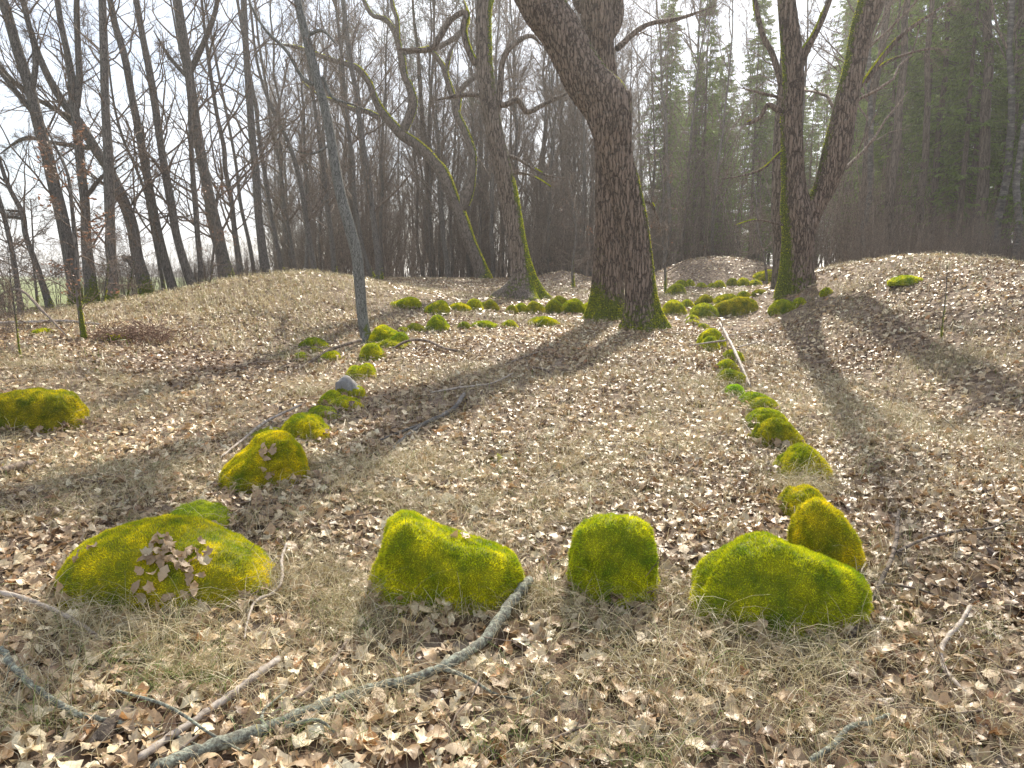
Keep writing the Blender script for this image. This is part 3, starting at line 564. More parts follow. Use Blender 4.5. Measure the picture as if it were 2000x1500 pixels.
branch([(1580, 1508, 13), (1625, 1478, 13, .01), (1660, 1450, 12, .01), (1700, 1432, 10, .01), (1735, 1420, 8, .02)], 'grey lichen stick entering from the bottom edge', M_lichen, seed=8, side=3, name='fallen_stick', cat='stick')
branch([(1752, 1040, 6, .1), (1748, 1090, 9, .08), (1742, 1118, 10, .06), (1722, 1160, 10, .04), (1695, 1205, 10, .02), (1660, 1262, 11)], 'dark branch leaning up beside the wide corner boulder', M_spruceb, seed=9, parts=[[(1745, 1115, 7, .06), (1800, 1090, 6, .06), (1870, 1065, 6, .05), (1930, 1052, 5, .03), (1975, 1038, 4, .05)], [(1715, 1170, 6, .04), (1790, 1182, 5, .04), (1860, 1195, 4, .02), (1960, 1215, 3)]], side=5)
branch([(907, 786, 8, .04), (890, 808, 8, .03), (868, 822, 8, .02), (835, 836, 8, .01), (805, 852, 7), (780, 872, 7), (765, 890, 5)], 'white birch branch lying in the middle of the setting', M_birch, seed=10, side=3, parts=[[(835, 838, 6, .02), (800, 848, 6, .01), (765, 858, 5), (738, 868, 4)]])
branch([(840, 777, 4, .02), (900, 768, 4, .03), (960, 757, 3, .02), (1002, 742, 3, .05)], 'thin pale twig beyond the birch branch', M_pale, seed=11, side=3, name='fallen_twig', cat='twig')
branch([(768, 688, 4, .03), (800, 683, 5, .1), (835, 684, 5, .1), (870, 690, 5, .03), (915, 693, 4)], 'dark bowed branch lying beside the squat mossy stone', M_twig, seed=12)
branch([(590, 722, 4), (620, 706, 5, .02), (650, 694, 6, .05), (680, 688, 6, .08), (706, 683, 7, .1)], 'dark branch leaning on the foot of the slim grey tree', M_twig, seed=13, side=3)
branch([(1404, 672, 5, .3), (1420, 700, 6, .25), (1434, 725, 6, .2), (1450, 745, 6, .1), (1466, 768, 6, .02)], 'pale pole lying along the line of mossy stones', M_pale, seed=14, side=8, name='fallen_pole', cat='pole', parts=[[(1418, 698, 4, .2), (1380, 695, 3, .15), (1345, 692, 2, .1)], [(1440, 712, 3, .2), (1480, 690, 2, .15)]])
branch([(-20, 946, 15, .02), (20, 932, 15, .02), (50, 924, 14, .01), (72, 914, 10)], 'short dark log end on the leaves below the undercut boulder', M_twig, seed=15, name='fallen_log', cat='log')
branch([(-10, 642, 6, .05), (60, 640, 6, .05), (130, 636, 6, .03), (200, 638, 4)], 'pale fallen log lying before the row of leaning trees', M_pale, seed=16, name='fallen_log', side=6, cat='log')
branch([(0, 610, 4, .5), (40, 618, 5, .5), (90, 640, 5, .2), (130, 665, 3, .05)], 'dark fallen limb propped across the pale log', M_twig, seed=17, side=9)
branch([(432, 912, 4, .04), (475, 878, 5, .05), (520, 850, 6, .08), (555, 834, 5, .1), (590, 812, 4, .08)], 'thin straight stick resting against the arched yellow boulder', M_pale, seed=18, name='fallen_stick', cat='stick')
branch([(172, 1478, 20), (190, 1465, 36), (235, 1432, 40), (268, 1404, 26, .01)], 'dark rotten wood chunk half buried under the curved lichen branch', M_spruceb, seed=19, K=5, lift=-.02, name='rotten_wood', cat='wood')
branch([(990, 716, 3), (1020, 706, 4, .02), (1055, 696, 3, .04)], 'short dark twig in the shadow of the leaning oak', M_twig, seed=20, name='fallen_twig', cat='twig')
branch([(1040, 730, 4, .05), (1062, 732, 5, .03), (1082, 738, 5)], 'stubby dark stick at the edge of the oak shadow', M_twig, seed=21, name='fallen_stick', cat='stick')
branch([(1100, 930, 3), (1160, 900, 3, .02), (1040, 962, 3, .02)][::-1], 'dark twig on the pale leaves in the open middle', M_twig, seed=22, side=3, name='fallen_twig', cat='twig')
branch([(1240, 870, 3), (1290, 885, 3, .02), (1340, 912, 3, .01)], 'faint thin twig near the yellow grass draped stone', M_twig, seed=23, name='fallen_twig', cat='twig')
branch([(1000, 1505, 7), (1090, 1465, 8, .02), (1150, 1448, 6, .02), (1225, 1425, 4)], 'dark twig half under leaves at the bottom edge', M_twig, seed=24, side=2, name='fallen_twig', cat='twig')
# loose small twigs
tw = Acc(); x, y = wedge(900, 1.8, 9); n = len(x); az = rg.rand(n)*6.283; ln = rg.uniform(.06, .4, n); t = np.linspace(-.5, .5, 5)
P = np.stack([x[:, None]+np.cos(az)[:, None]*t*ln[:, None]+rg.randn(n, 5)*.012, y[:, None]+np.sin(az)[:, None]*t*ln[:, None]+rg.randn(n, 5)*.012, np.zeros((n, 5))], -1)
P[..., 2] = h(P[..., 0], P[..., 1])+.03+rg.rand(n, 1)*.02+rg.randn(n, 1)*.05*t*ln[:, None]*4
V, F, _ = tubes(P, rg.uniform(.0015, .0045, (n, 1))*np.linspace(1, .5, 5), 5); tw.add(V, F)
x, y = wedge(500, 9, 30); n = len(x); az = rg.rand(n)*6.283; ln = rg.uniform(.2, .9, n)
P = np.stack([x[:, None]+np.cos(az)[:, None]*t*ln[:, None], y[:, None]+np.sin(az)[:, None]*t*ln[:, None], np.zeros((n, 5))], -1); P[..., 2] = h(P[..., 0], P[..., 1])+.04+rg.rand(n, 1)*.05
V, F, _ = tubes(P, rg.uniform(.004, .009, (n, 1))*np.linspace(1, .5, 5), 4); tw.add(V, F)
tag(tw.mk('twig_litter', M_twig), 'loose small twigs strewn over the leaves', 'twigs', None, 'stuff')
# dry upright stems
st = Acc(); x, y = wedge(260, 2.2, 16); n = len(x); P0 = np.stack([x, y, h(x, y)], -1); hh = rg.uniform(.12, .4, n)
P = P0[:, None]+np.stack([rg.randn(n, 1)*.12*np.linspace(0, 1, 5), rg.randn(n, 1)*.12*np.linspace(0, 1, 5), hh[:, None]*np.linspace(0, 1, 5)], -1); Rr = np.full((n, 5), .0016)
V, F, _ = tubes(P, Rr, 4); st.add(V, F); P2, R2 = sprout(rg, P, Rr*2, 3, .3, 1, .4, .6, 4, .1, .05); V, F, _ = tubes(P2, np.full(R2.shape, .001), 3); st.add(V, F)
tag(st.mk('dry_stems', M_twig), 'thin dry stems standing up from the litter', 'stems', None, 'stuff')
# brown root heap
q_ = gnd(250, 672); n = 320; x = q_[0]+rg.randn(n)*.34; y = q_[1]+.25+rg.randn(n)*.2; az = rg.rand(n)*6.28; el = rg.uniform(-.3, .9, n)
d = np.stack([np.cos(az)*np.cos(el), np.sin(az)*np.cos(el), np.sin(el)], -1); P = np.stack([x, y, h(x, y)+.2*np.exp(-((x-q_[0])/.45)**2)*rg.rand(n)], -1)[:, None]+d[:, None]*np.linspace(0, 1, 4)[None, :, None]*rg.uniform(.08, .3, (n, 1, 1)); P = P+rg.randn(n, 4, 3)*.012
M_red = mat('reddish dead bracken', lambda t, n, l, p: (p.inputs['Base Color'].__setattr__('default_value', (.2, .115, .07, 1)), p.inputs['Roughness'].__setattr__('default_value', .8)))
V, F, _ = tubes(P, np.full((n, 4), .006), 4); tag(mk('root_heap', V, F, M_red), 'reddish brown heap of roots and bracken before the row of leaning trees', 'root heap', None, 'stuff')
# ------------------------------------------------------------------ hero trees
def trunk_mesh(pp, label, name, m, S_=40, K=90, flare=.6, fl_h=.35, lobes=5, mossd=None, mossbase=.8, parent=None, groove=.0, seed=0, mossw=.5, ftop=True, nf=0, mcol=(.19, .20, .012), knots=0):
    """pp: rows x,y,z,r in world"""
    q = smooth_path(np.array(pp, float), K); P = q[None, :, :3]; r = q[None, :, 3]; z0 = h(P[0, 0, 0], P[0, 0, 1]); hh = np.maximum(P[0, :, 2]-z0, 0)
    seg = np.concatenate([[0], np.cumsum(np.linalg.norm(np.diff(P[0], axis=0), axis=1))])
    rng = np.random.RandomState(seed); ph = rng.rand(4)*6.28
    def rmod(rr, th, P_):
        e = np.exp(-hh/fl_h)[:, None]; k = 1+flare*e*(.55+.45*np.cos(lobes*th+ph[0]+.6*np.sin(2*th+ph[1]))[None])
        lump = .035*np.sin(3*th[None]+seg[:, None]*.9+ph[2])+.025*np.sin(2*th[None]-seg[:, None]*2.1+ph[3])
        g = groove*np.abs(np.sin(th[None]*17+1.3*np.sin(seg[:, None]*5+th[None]*3)+.8*np.sin(seg[:, None]*13+2*th[None])))/np.maximum(rr[0], .05)
        return rr*(k+lump)[None]-(g*rr[0])[None]
    V, F, Nn = tubes(P, r, S_, rmod)
    if mossd is not None:
        md = np.array(mossd); md = md/np.linalg.norm(md); zz = np.repeat(hh, S_); nzz = wob(V, 2.2)
        w_ = np.clip((Nn@md-.35)/.5, 0, 1)*mossw*(1+.7*nzz)+mossbase*np.exp(-zz/.45)*(.6+.6*nzz+.5*np.clip(Nn@md, 0, 1))
        w_ = np.clip(w_, 0, 1)
    else: w_ = np.zeros(len(V))
    o = mk(name, V, F, m, parent, attrs={'moss': w_})
    if nf and mossd is not None:
        Dm = P[0, :, 1].mean(); pxm = Dm/FPX*1.95
        r_ = grid_fuzz(rng, V, Nn, sstep(.3, .55, w_), K, S_, nf, max(.018, pxm*1.2), max(.004, pxm*.5), col0=mcol)
        if r_: V2_, F2_, C2_ = r_[0]; mk('moss', V2_, F2_, M_moss, o if parent is None else parent, cols=C2_)
    return o, P, r
def world_pts(pts, D, dip=.35):
    """pts (px,py,width px,[depth offset]); the first one stands on the ground"""
    out = []
    for k, p_ in enumerate(pts):
        Dk = D+(p_[3] if len(p_) > 3 else 0); a = at(p_[0], p_[1], Dk); out.append([*a, p_[2]*Dk/FPX/2])
    return out
def base_fix(pp):
    x, y = pp[0][0], pp[0][1]; z = float(h(x, y)); pp[0][2] = z; r = pp[0][3]
    return [[x-(pp[1][0]-x)*.1, y, z-.35, r*1.02]]+pp
def crown(rng, limbs, levels, parent, m=M_twig, name='twigs', stuff=True, S0=6):
    P = [l[0] for l in limbs]; a = Acc(); cur = limbs
    lists = cur
    for li, (n, t0, t1, ln, ang, K, wig, trop, rk) in enumerate(levels):
        nxt = []
        for (P_, R_) in lists:
            n_ = n
            if li == 0: n_ = int(max(1, round(n*min(1, np.linalg.norm(P_[0, -1]-P_[0, 0])/2.6))))
            P2, R2 = sprout(rng, P_, R_, n_, t0, t1, ln, ang, K, wig, trop, rk); nxt.append((P2, R2))
            V, F, _ = tubes(P2, np.maximum(R2, .0025), max(3, S0-li)); a.add(V, F)
        lists = nxt
    o = a.mk(name, m, parent)
    if stuff: o['kind'] = 'stuff'
    return o, lists
def hero(name, label, D, trunk, limbs, levels, m, seed, cs=.45, *, S_=64, K=150, flare=.5, fl_h=.4, groove=.008, mossd=(.8, .1, .5), mossw=.55, mossbase=.9, nf=14000, mcol=(.19, .20, .012), lm=None, lim_nf=1500, cat='tree', limb_mw=None, lobes=5):
    rng = np.random.RandomState(seed)
    pp = base_fix(world_pts(trunk, D)); root = bpy.data.objects.new(name, None); col.objects.link(root)   # Empty at the base
    tag(root, label, cat)
    o, P, r = trunk_mesh(pp, None, 'trunk', m, S_, K, flare, fl_h, lobes, mossd, mossbase, root, groove, seed, mossw, nf=nf, mcol=mcol)
    ll = [(P[:, int(K*cs):], r[:, int(K*cs):])]
    for lp in limbs:
        q = world_pts(lp, D); q[-1][3] *= .35; KL = max(16, 7*len(lp))
        o2, P2, r2 = trunk_mesh(q, None, 'branch', lm or m, 16 if lp[0][2] < 35 else 32, KL, 0, .3, 5, mossd, 0, root, 0, seed+len(ll), limb_mw if limb_mw is not None else mossw*.8, nf=lim_nf, mcol=mcol)
        ll.append((P2, r2))
    crown(rng, ll, levels, root); 
    return root
LV = [(9, .15, .98, .34, .75, 9, .24, .04, .016), (6, .15, 1, .45, .7, 6, .24, .02, .012), (5, .2, 1, .5, .7, 4, .2, 0, .01)]
D1 = gnd(1250, 642)[1]; D2 = gnd(1010, 583)[1]; D4 = gnd(1555, 566)[1]; print('D', D1, D2, D4)
hero('oak_tree', 'great leaning oak, nearest and thickest trunk, bent at a knee with a moss lit edge', D1,
     [(1256, 640, 78), (1251, 580, 62), (1241, 484, 58), (1231, 420, 60), (1215, 350, 64), (1201, 290, 69), (1194, 240, 84), (1183, 200, 92, .05), (1150, 160, 84, .1), (1122, 112, 79, .15), (1094, 61, 80, .2), (1056, 7, 84, .3), (1000, -100, 76, .4), (930, -230, 64, .3), (880, -380, 52, 0), (850, -600, 34, -.5), (840, -800, 14, -1)],
     [[(950, -200, 40), (1050, -330, 32, .5), (1150, -480, 24, 1), (1200, -650, 12, 1.5)], [(880, -380, 30), (780, -480, 22, -.5), (640, -560, 12, -1)],
      [(1238, 390, 7), (1268, 396, 5), (1278, 410, 4, .1), (1290, 445, 3, .2)], [(1200, 205, 60, -.05), (1213, 193, 48, -.05), (1223, 184, 30, -.03), (1227, 178, 10)]], LV, M_oak, 21, S_=110, K=240, flare=.42, fl_h=.32, groove=.022, nf=26000, mossd=(.9, .25, .35), mossw=.62, lobes=4, lim_nf=300)
hero('oak_tree', 'upright great oak standing tight behind the leaning one, its lower trunk half hidden', D1+2.3,
     [(1186, 612, 76), (1187, 540, 60), (1190, 400, 58), (1188, 260, 58), (1172, 120, 60), (1166, 0, 62), (1160, -200, 52), (1158, -450, 34), (1150, -700, 14)],
     [[(1180, 80, 26), (1205, 40, 22, .1), (1208, -20, 20, .3), (1225, -120, 16, .5)], [(1172, 30, 20), (1130, 10, 18, .4), (1120, -60, 14, .8), (1060, -160, 10, 1)], [(1205, 95, 12), (1260, 50, 9, .5), (1330, 35, 7, 1), (1400, 10, 4, 1.4)],], LV, M_oak, 22, S_=80, K=150, flare=.4, fl_h=.3, groove=.018, nf=5000, mossd=(-.6, -.2, .4), mossw=.12, mossbase=.8)
hero('oak_tree', 'straight oak leaning slightly, with wide moss grown roots behind the arc of stones', D2,
     [(1018, 578, 72), (1020, 540, 42), (1008, 470, 37), (995, 390, 36), (980, 320, 36), (962, 240, 34), (948, 150, 31), (944, 60, 30), (946, -20, 28), (950, -150, 24), (955, -300, 16), (950, -480, 7)],
     [[(965, 232, 16), (975, 190, 13), (978, 160, 12), (982, 120, 11), (1000, 90, 10), (1035, 70, 8, .3), (1060, 90, 6, .5)], [(960, 200, 12), (985, 205, 11), (1010, 195, 11, .2), (1030, 218, 10, .3), (1060, 205, 9, .4), (1090, 190, 7, .5), (1118, 178, 4, .6)],
      [(958, 190, 10), (925, 185, 9), (890, 188, 8), (850, 196, 6)], [(945, 140, 14), (920, 110, 12), (905, 60, 12), (910, 25, 11), (880, 40, 10), (845, 92, 10), (810, 98, 9), (775, 95, 7)], [(948, 20, 16), (980, -60, 13, .5), (1040, -140, 10, 1)],
      [(950, -100, 14), (900, -200, 11), (820, -260, 7)], [(975, 300, 6), (1010, 310, 6), (1060, 340, 4), (1110, 350, 2)], [(985, 345, 6), (1020, 338, 5), (1050, 350, 3), (1075, 365, 2)]],
     [(12, .1, .98, .36, .75, 8, .25, .03, .014), (6, .15, 1, .45, .7, 5, .24, .02, .011), (4, .2, 1, .5, .7, 4, .2, 0, .009)], M_oakfar, 23, flare=1.0, fl_h=.5, groove=.01, nf=16000, mossd=(.9, -.1, .3), mossw=.4, mossbase=1.3, mcol=(.16, .18, .012))
hero('oak_tree', 'crooked forked oak with glowing moss, farthest of the four open grown oaks', 37.0,
     [(945, 546, 26), (935, 515, 24), (918, 475, 24), (900, 425, 24), (885, 385, 20), (866, 341, 22), (848, 318, 20), (833, 300, 20), (810, 280, 19), (787, 265, 19), (768, 245, 17), (754, 229, 15), (742, 212, 14), (731, 190, 12), (721, 163, 11), (706, 142, 11), (693, 131, 10), (665, 122, 9), (647, 117, 9), (609, 103, 7), (570, 90, 5), (520, 85, 2)],
     [[(896, 412, 18), (905, 400, 20), (912, 378, 24), (920, 350, 17), (922, 303, 15), (915, 275, 14), (905, 250, 14), (892, 224, 14), (886, 195, 11), (880, 177, 11), (872, 150, 10), (866, 131, 10), (850, 108, 9), (833, 90, 8)],
      [(784, 262, 18), (800, 225, 17), (806, 200, 17), (801, 173, 14), (789, 145, 13), (785, 118, 14), (780, 95, 11), (770, 62, 10), (752, 38, 9), (728, 30, 8), (712, 5, 7), (700, -40, 5)],
      [(739, 230, 11), (715, 218, 9), (690, 214, 8), (660, 200, 6), (620, 185, 4), (590, 160, 3)], [(892, 220, 11), (898, 180, 10), (915, 160, 10), (928, 148, 9), (945, 120, 6)], [(785, 103, 10), (810, 100, 9), (843, 96, 10), (870, 85, 10), (890, 72, 10), (908, 52, 10), (912, 30, 7), (905, 0, 4)],
      [(776, 90, 8), (775, 40, 7), (765, 5, 6), (760, -50, 4)], [(870, 140, 7), (880, 100, 6), (900, 70, 4)]],
     [(8, .1, .98, .3, .8, 8, .3, .04, .014), (5, .15, 1, .45, .75, 5, .28, .02, .011), (4, .2, 1, .5, .7, 4, .2, 0, .009)], M_oakfar, 24, S_=28, K=110, flare=.45, fl_h=.5, groove=0, nf=9000, mossd=(.75, .2, .55), mossw=1.0, mossbase=.8, lim_nf=1500, limb_mw=1.3, mcol=(.22, .22, .012))
hero('oak_tree', 'forked oak with two massive stems dividing low beside the tall mound', D4,
     [(1556, 568, 66), (1556, 520, 60), (1560, 460, 60), (1556, 410, 58), (1550, 360, 44), (1547, 300, 42), (1545, 230, 40), (1549, 160, 38), (1546, 100, 37), (1540, 40, 35), (1535, -20, 32), (1530, -150, 26), (1525, -320, 18), (1520, -500, 8)],
     [[(1572, 455, 38), (1590, 405, 38), (1612, 360, 42), (1632, 300, 50), (1645, 240, 46), (1656, 185, 42), (1672, 120, 38), (1684, 60, 40), (1704, 0, 46), (1725, -90, 34), (1740, -220, 26), (1750, -380, 16), (1760, -520, 7)],
      [(1530, 240, 12), (1528, 180, 12, .2), (1510, 110, 11, .4), (1490, 70, 10, .5), (1478, 20, 9, .6), (1470, -40, 7, .6)], [(1542, 226, 12), (1520, 215, 11), (1500, 205, 9), (1485, 228, 8), (1465, 240, 7), (1455, 243, 5)], [(1560, 140, 14), (1575, 100, 12), (1600, 50, 11), (1620, 0, 10), (1640, -60, 7)],
      [(1562, 110, 12), (1590, 70, 11), (1612, 20, 9), (1630, -40, 7)], [(1690, 160, 10), (1725, 110, 9), (1760, 70, 8), (1800, 40, 6), (1860, 0, 4)], [(1700, -30, 20), (1640, -110, 15), (1600, -200, 9)], [(1655, 200, 6), (1720, 130, 5), (1790, 100, 4), (1850, 95, 2)],
      [(1542, 296, 7), (1524, 300, 5), (1490, 330, 4), (1440, 345, 3), (1400, 350, 2)], [(1548, 442, 5), (1522, 438, 4), (1480, 430, 3), (1430, 442, 2)], [(1540, 196, 8), (1520, 190, 6), (1480, 180, 5), (1440, 170, 3)]],
     [(9, .1, .98, .36, .75, 8, .25, .03, .014), (5, .15, 1, .45, .7, 5, .24, .02, .011), (4, .2, 1, .5, .7, 4, .2, 0, .009)], M_oak, 25, S_=80, K=150, flare=.35, fl_h=.4, groove=.014, nf=5000, mossd=(-.8, .1, .5), mossw=.5, mossbase=.7, lim_nf=1500, mcol=(.15, .17, .012))
hero('oak_tree', 'dark trunk mostly hidden directly behind the forked oak', D4+1.6,
     [(1528, 556, 34), (1526, 500, 30), (1522, 400, 28), (1524, 300, 28), (1534, 150, 24), (1540, 0, 20), (1545, -200, 14), (1548, -420, 5)], [], LV[:2], M_oakfar, 26, S_=20, K=40, flare=.4, groove=0, nf=1200, mossw=.4)
D5 = gnd(718, 672)[1]
hero('young_tree', 'slim grey tree rising from the stones beside the pale mound, leaning towards the field', D5,
     [(717, 672, 23), (708, 620, 21), (703, 560, 21), (697, 500, 21), (682, 440, 21), (668, 390, 20), (656, 330, 19), (645, 260, 18), (632, 200, 17), (615, 140, 16), (600, 80, 15), (585, 20, 14), (570, -60, 12), (550, -180, 9), (530, -320, 4)],
     [[(612, 165, 8), (590, 150, 7), (560, 100, 6), (520, 60, 5), (495, 20, 4), (480, -20, 2)], [(630, 150, 7), (650, 190, 6), (690, 205, 4), (740, 225, 3)], [(600, 70, 7), (630, 60, 6), (660, 90, 4)], [(650, 280, 5), (610, 300, 4), (560, 290, 2)]],
     [(10, .05, .98, .3, .8, 7, .2, .05, .012), (5, .15, 1, .45, .7, 5, .22, .02, .01), (4, .2, 1, .5, .7, 4, .2, 0, .009)], M_grey, 27, S_=24, K=90, flare=.2, fl_h=.15, groove=0, nf=700, mossd=(.5, -.4, .4), mossw=.06, mossbase=.4, lim_nf=60)
# ------------------------------------------------------------------ the row of leaning trees along the field
def row_tree(label, trunk, D, seed, name='bare_tree', limbs=(), m=M_thin, nf=500, lv=None, mossbase=.6, leaves=0, S_=16, group='bare trees in the row along the field'):
    t_ = [(a, b, c*.84) for a, b, c in trunk]; x1, y1, w1 = t_[-1][:3]; x0, y0, w0 = t_[-2][:3]
    if y1 < 60:
        sx = (x1-x0)/(y1-y0); t_ += [(x1-170*sx, y1-170, w1*.75), (x1-330*sx, y1-330, w1*.45), (x1-460*sx, y1-460, w1*.15)]
    r_ = hero(name, label, D, t_, limbs, lv or [(30, .0, .98, .24, .8, 8, .2, .06, .0105), (7, .12, 1, .42, .65, 6, .2, .02, .01), (5, .15, 1, .5, .65, 4, .18, 0, .009)], m, seed, .12, S_=S_, K=60, flare=.35, fl_h=.35, groove=0, nf=nf, mossd=(.7, -.3, .3), mossw=.05, mossbase=mossbase*.8, lim_nf=0)
    if group: r_['group'] = group
    return r_
RT = [
 ('first thin trunk at the picture edge, leaning out over the field', [(45, 634, 13), (36, 570, 12), (25, 500, 11), (10, 430, 10), (0, 395, 10), (-40, 250, 8), (-80, 60, 5)], 17.0),
 ('thin crooked trunk with a kink and two stubs, second in the row', [(98, 600, 15), (85, 560, 14), (68, 510, 13), (50, 460, 12), (45, 420, 12), (30, 390, 10), (15, 360, 9), (0, 315, 8), (-30, 200, 6), (-60, 40, 4)], 19),
 ('thick dark trunk, third in the row, curving away towards the field', [(150, 596, 30), (138, 520, 27), (122, 430, 27), (105, 360, 27), (92, 300, 25), (75, 240, 24), (58, 170, 23), (35, 100, 22), (15, 30, 20), (5, 0, 20)], 20),
 ('trunk splitting into a narrow fork high up, fourth in the row', [(183, 606, 30), (175, 540, 27), (168, 470, 22), (166, 400, 20), (158, 330, 20), (150, 250, 18), (142, 170, 18), (135, 120, 15), (120, 50, 13), (112, 0, 12)], 19.5),
 ('very straight upright trunk with a flared mossy foot, fifth in the row', [(212, 610, 32), (222, 560, 24), (218, 500, 22), (215, 430, 22), (213, 360, 22), (210, 280, 20), (205, 200, 18), (203, 100, 17), (200, 0, 16)], 19.2),
 ('strongly bowed old trunk with a broken burl low on its side', [(288, 588, 30), (278, 540, 30), (268, 500, 26), (258, 440, 25), (240, 390, 24), (215, 335, 22), (185, 290, 22), (155, 240, 20), (120, 195, 17), (85, 130, 15), (60, 60, 12), (45, 0, 11)], 22),
 ('slender leaning trunk between the bowed tree and a paired group', [(342, 588, 22), (330, 540, 19), (312, 470, 19), (300, 410, 18), (285, 330, 18), (272, 260, 17), (258, 190, 16), (243, 110, 15), (225, 50, 14), (215, 0, 13)], 22.5),
 ('leaning trunk with a slight sweep, eighth in the row', [(385, 590, 24), (365, 530, 20), (345, 460, 18), (335, 400, 18), (322, 330, 17), (312, 270, 16), (302, 200, 16), (290, 130, 15), (280, 80, 14), (266, 0, 13)], 22.5),
 ('thin upright trunk crossing close before a thicker leaning one', [(393, 588, 14), (392, 530, 12), (386, 460, 12), (382, 400, 12), (376, 330, 11), (372, 250, 10), (370, 170, 9), (366, 90, 8), (355, 20, 7)], 22.8),
 ('thick trunk with green mossy foot at the end of the flat stretch', [(452, 572, 34), (440, 520, 27), (425, 450, 24), (408, 380, 23), (392, 300, 23), (380, 230, 22), (370, 150, 20), (358, 80, 18), (345, 0, 17)], 25),
 ('thin companion trunk rising just beside the green footed one', [(474, 571, 16), (468, 520, 14), (458, 450, 12), (452, 390, 11), (440, 330, 10), (438, 290, 10), (425, 230, 9), (412, 150, 8), (400, 60, 7), (395, 10, 6)], 26),
 ('spindly trunk in the gap between the bowed tree and its neighbour', [(322, 590, 9), (312, 520, 8), (296, 440, 7), (285, 380, 7), (262, 320, 6), (240, 270, 6), (222, 200, 5), (210, 100, 4), (205, 10, 3)], 24),
 ('whippy thin trunk just behind the green footed one', [(432, 580, 10), (425, 500, 9), (405, 420, 8), (400, 340, 7), (388, 260, 6), (372, 180, 6), (350, 90, 5), (335, 10, 4)], 28),
 ('thin trunk leaning behind the straight tall trunk', [(500, 560, 10), (488, 480, 9), (470, 400, 8), (462, 330, 7), (448, 250, 6), (430, 160, 6), (415, 80, 5), (400, 5, 4)], 31),
 ('faint slim trunk farthest out behind the crest of the pale mound', [(580, 548, 9), (570, 480, 8), (556, 400, 7), (548, 330, 7), (530, 250, 6), (520, 170, 6), (505, 80, 5), (498, 5, 4)], 36),
 ('straight tall trunk standing on the shoulder of the pale mound', [(522, 555, 24), (514, 500, 20), (505, 420, 18), (500, 340, 17), (492, 260, 16), (486, 180, 15), (480, 90, 14), (476, 0, 13)], 30),
 ('thin trunk right behind the pale mound top, leaning with its neighbours', [(556, 550, 13), (545, 500, 11), (532, 430, 10), (520, 360, 9), (508, 280, 9), (498, 200, 8), (480, 100, 7), (465, 10, 6)], 33),
 ('forking thin tree over the crest of the pale mound', [(618, 545, 14), (606, 480, 12), (594, 400, 11), (580, 330, 10), (560, 270, 9), (535, 220, 8), (515, 170, 7), (500, 110, 6), (490, 20, 5)], 34),
 ('dark narrow trunk between the mound crest and the slim grey tree', [(655, 545, 12), (648, 470, 11), (638, 390, 10), (628, 300, 9), (615, 210, 8), (600, 110, 8), (590, 10, 6)], 36),
 ('tall trunk just past the slim grey tree, straight to the sky', [(742, 550, 16), (738, 500, 14), (728, 420, 13), (718, 340, 13), (706, 260, 12), (695, 180, 11), (680, 90, 11), (670, 0, 10)], 34),
 ('twisting narrow trunk right of the slim grey tree', [(728, 548, 12), (712, 500, 10), (700, 440, 9), (692, 380, 9), (690, 320, 8), (680, 250, 8), (672, 160, 7), (662, 60, 7), (655, 0, 6)], 37),
]
DL = []
for k, (lb, tr, D) in enumerate(RT):
    wmax = tr[0][2]; lim = ()
    if k == 3: lim = [[(150, 210, 12), (155, 150, 12), (152, 80, 11), (150, 0, 10), (155, -120, 6)], [(168, 385, 8), (200, 345, 7), (240, 320, 4)]]
    if k == 5: lim = [[(262, 520, 14), (252, 505, 13), (248, 500, 8)], [(165, 255, 10), (110, 215, 9), (50, 180, 8), (0, 130, 7), (-40, 80, 5)], [(190, 290, 10), (110, 280, 8), (50, 270, 7), (0, 300, 5)]]
    if k == 2: lim = [[(75, 230, 12), (40, 190, 10), (0, 140, 8), (-50, 90, 6)], [(60, 190, 12), (70, 120, 10), (60, 60, 9), (40, 0, 7)]]
    if k == 9: lim = [[(372, 140, 12), (395, 90, 10), (415, 40, 9), (425, 0, 8), (440, -80, 5)], [(365, 150, 8), (330, 110, 7), (300, 60, 5)]]
    if k == 1: lim = [[(48, 428, 6), (25, 424, 6), (5, 424, 5)], [(45, 412, 5), (25, 412, 5), (8, 410, 4)]]
    row_tree(lb, tr, D, 100+k, limbs=lim, nf=700 if wmax > 20 else 200, mossbase=.9 if wmax > 28 else .5)
# young tree with clinging leaves close to the row
def cling(root, P, n, rng, size, label=None):
    a = Acc(); M_, K_, _ = P.shape; idx = rng.randint(0, M_, n); pos = P[idx, -1]+rng.randn(n, 3)*.03
    V2, F = leaf_shape(4, rng, 'oak'); s = rng.uniform(.7, 1.2, n)*size; x = V2[None, :, 0]*s[:, None]; y = V2[None, :, 1]*s[:, None]; z = .8*y*y/s[:, None]+.3*np.abs(y)
    nv = nrm(rng.randn(n, 3)); Rm = rotmat(nv, rng.rand(n)*6.28); Pp = np.einsum('nij,nmj->nmi', Rm, np.stack([x, y, z], -1))+pos[:, None]
    c = np.repeat(np.array([.36, .19, .11])*rng.uniform(.6, 1.3, (n, 1)), len(V2), 0); a.add(Pp.reshape(-1, 3), (F[None]+(np.arange(n)*len(V2))[:, None, None]).reshape(-1, 4), c)
    o = a.mk('leaves', M_leaf, root); o['kind'] = 'stuff'
rng = np.random.RandomState(55)
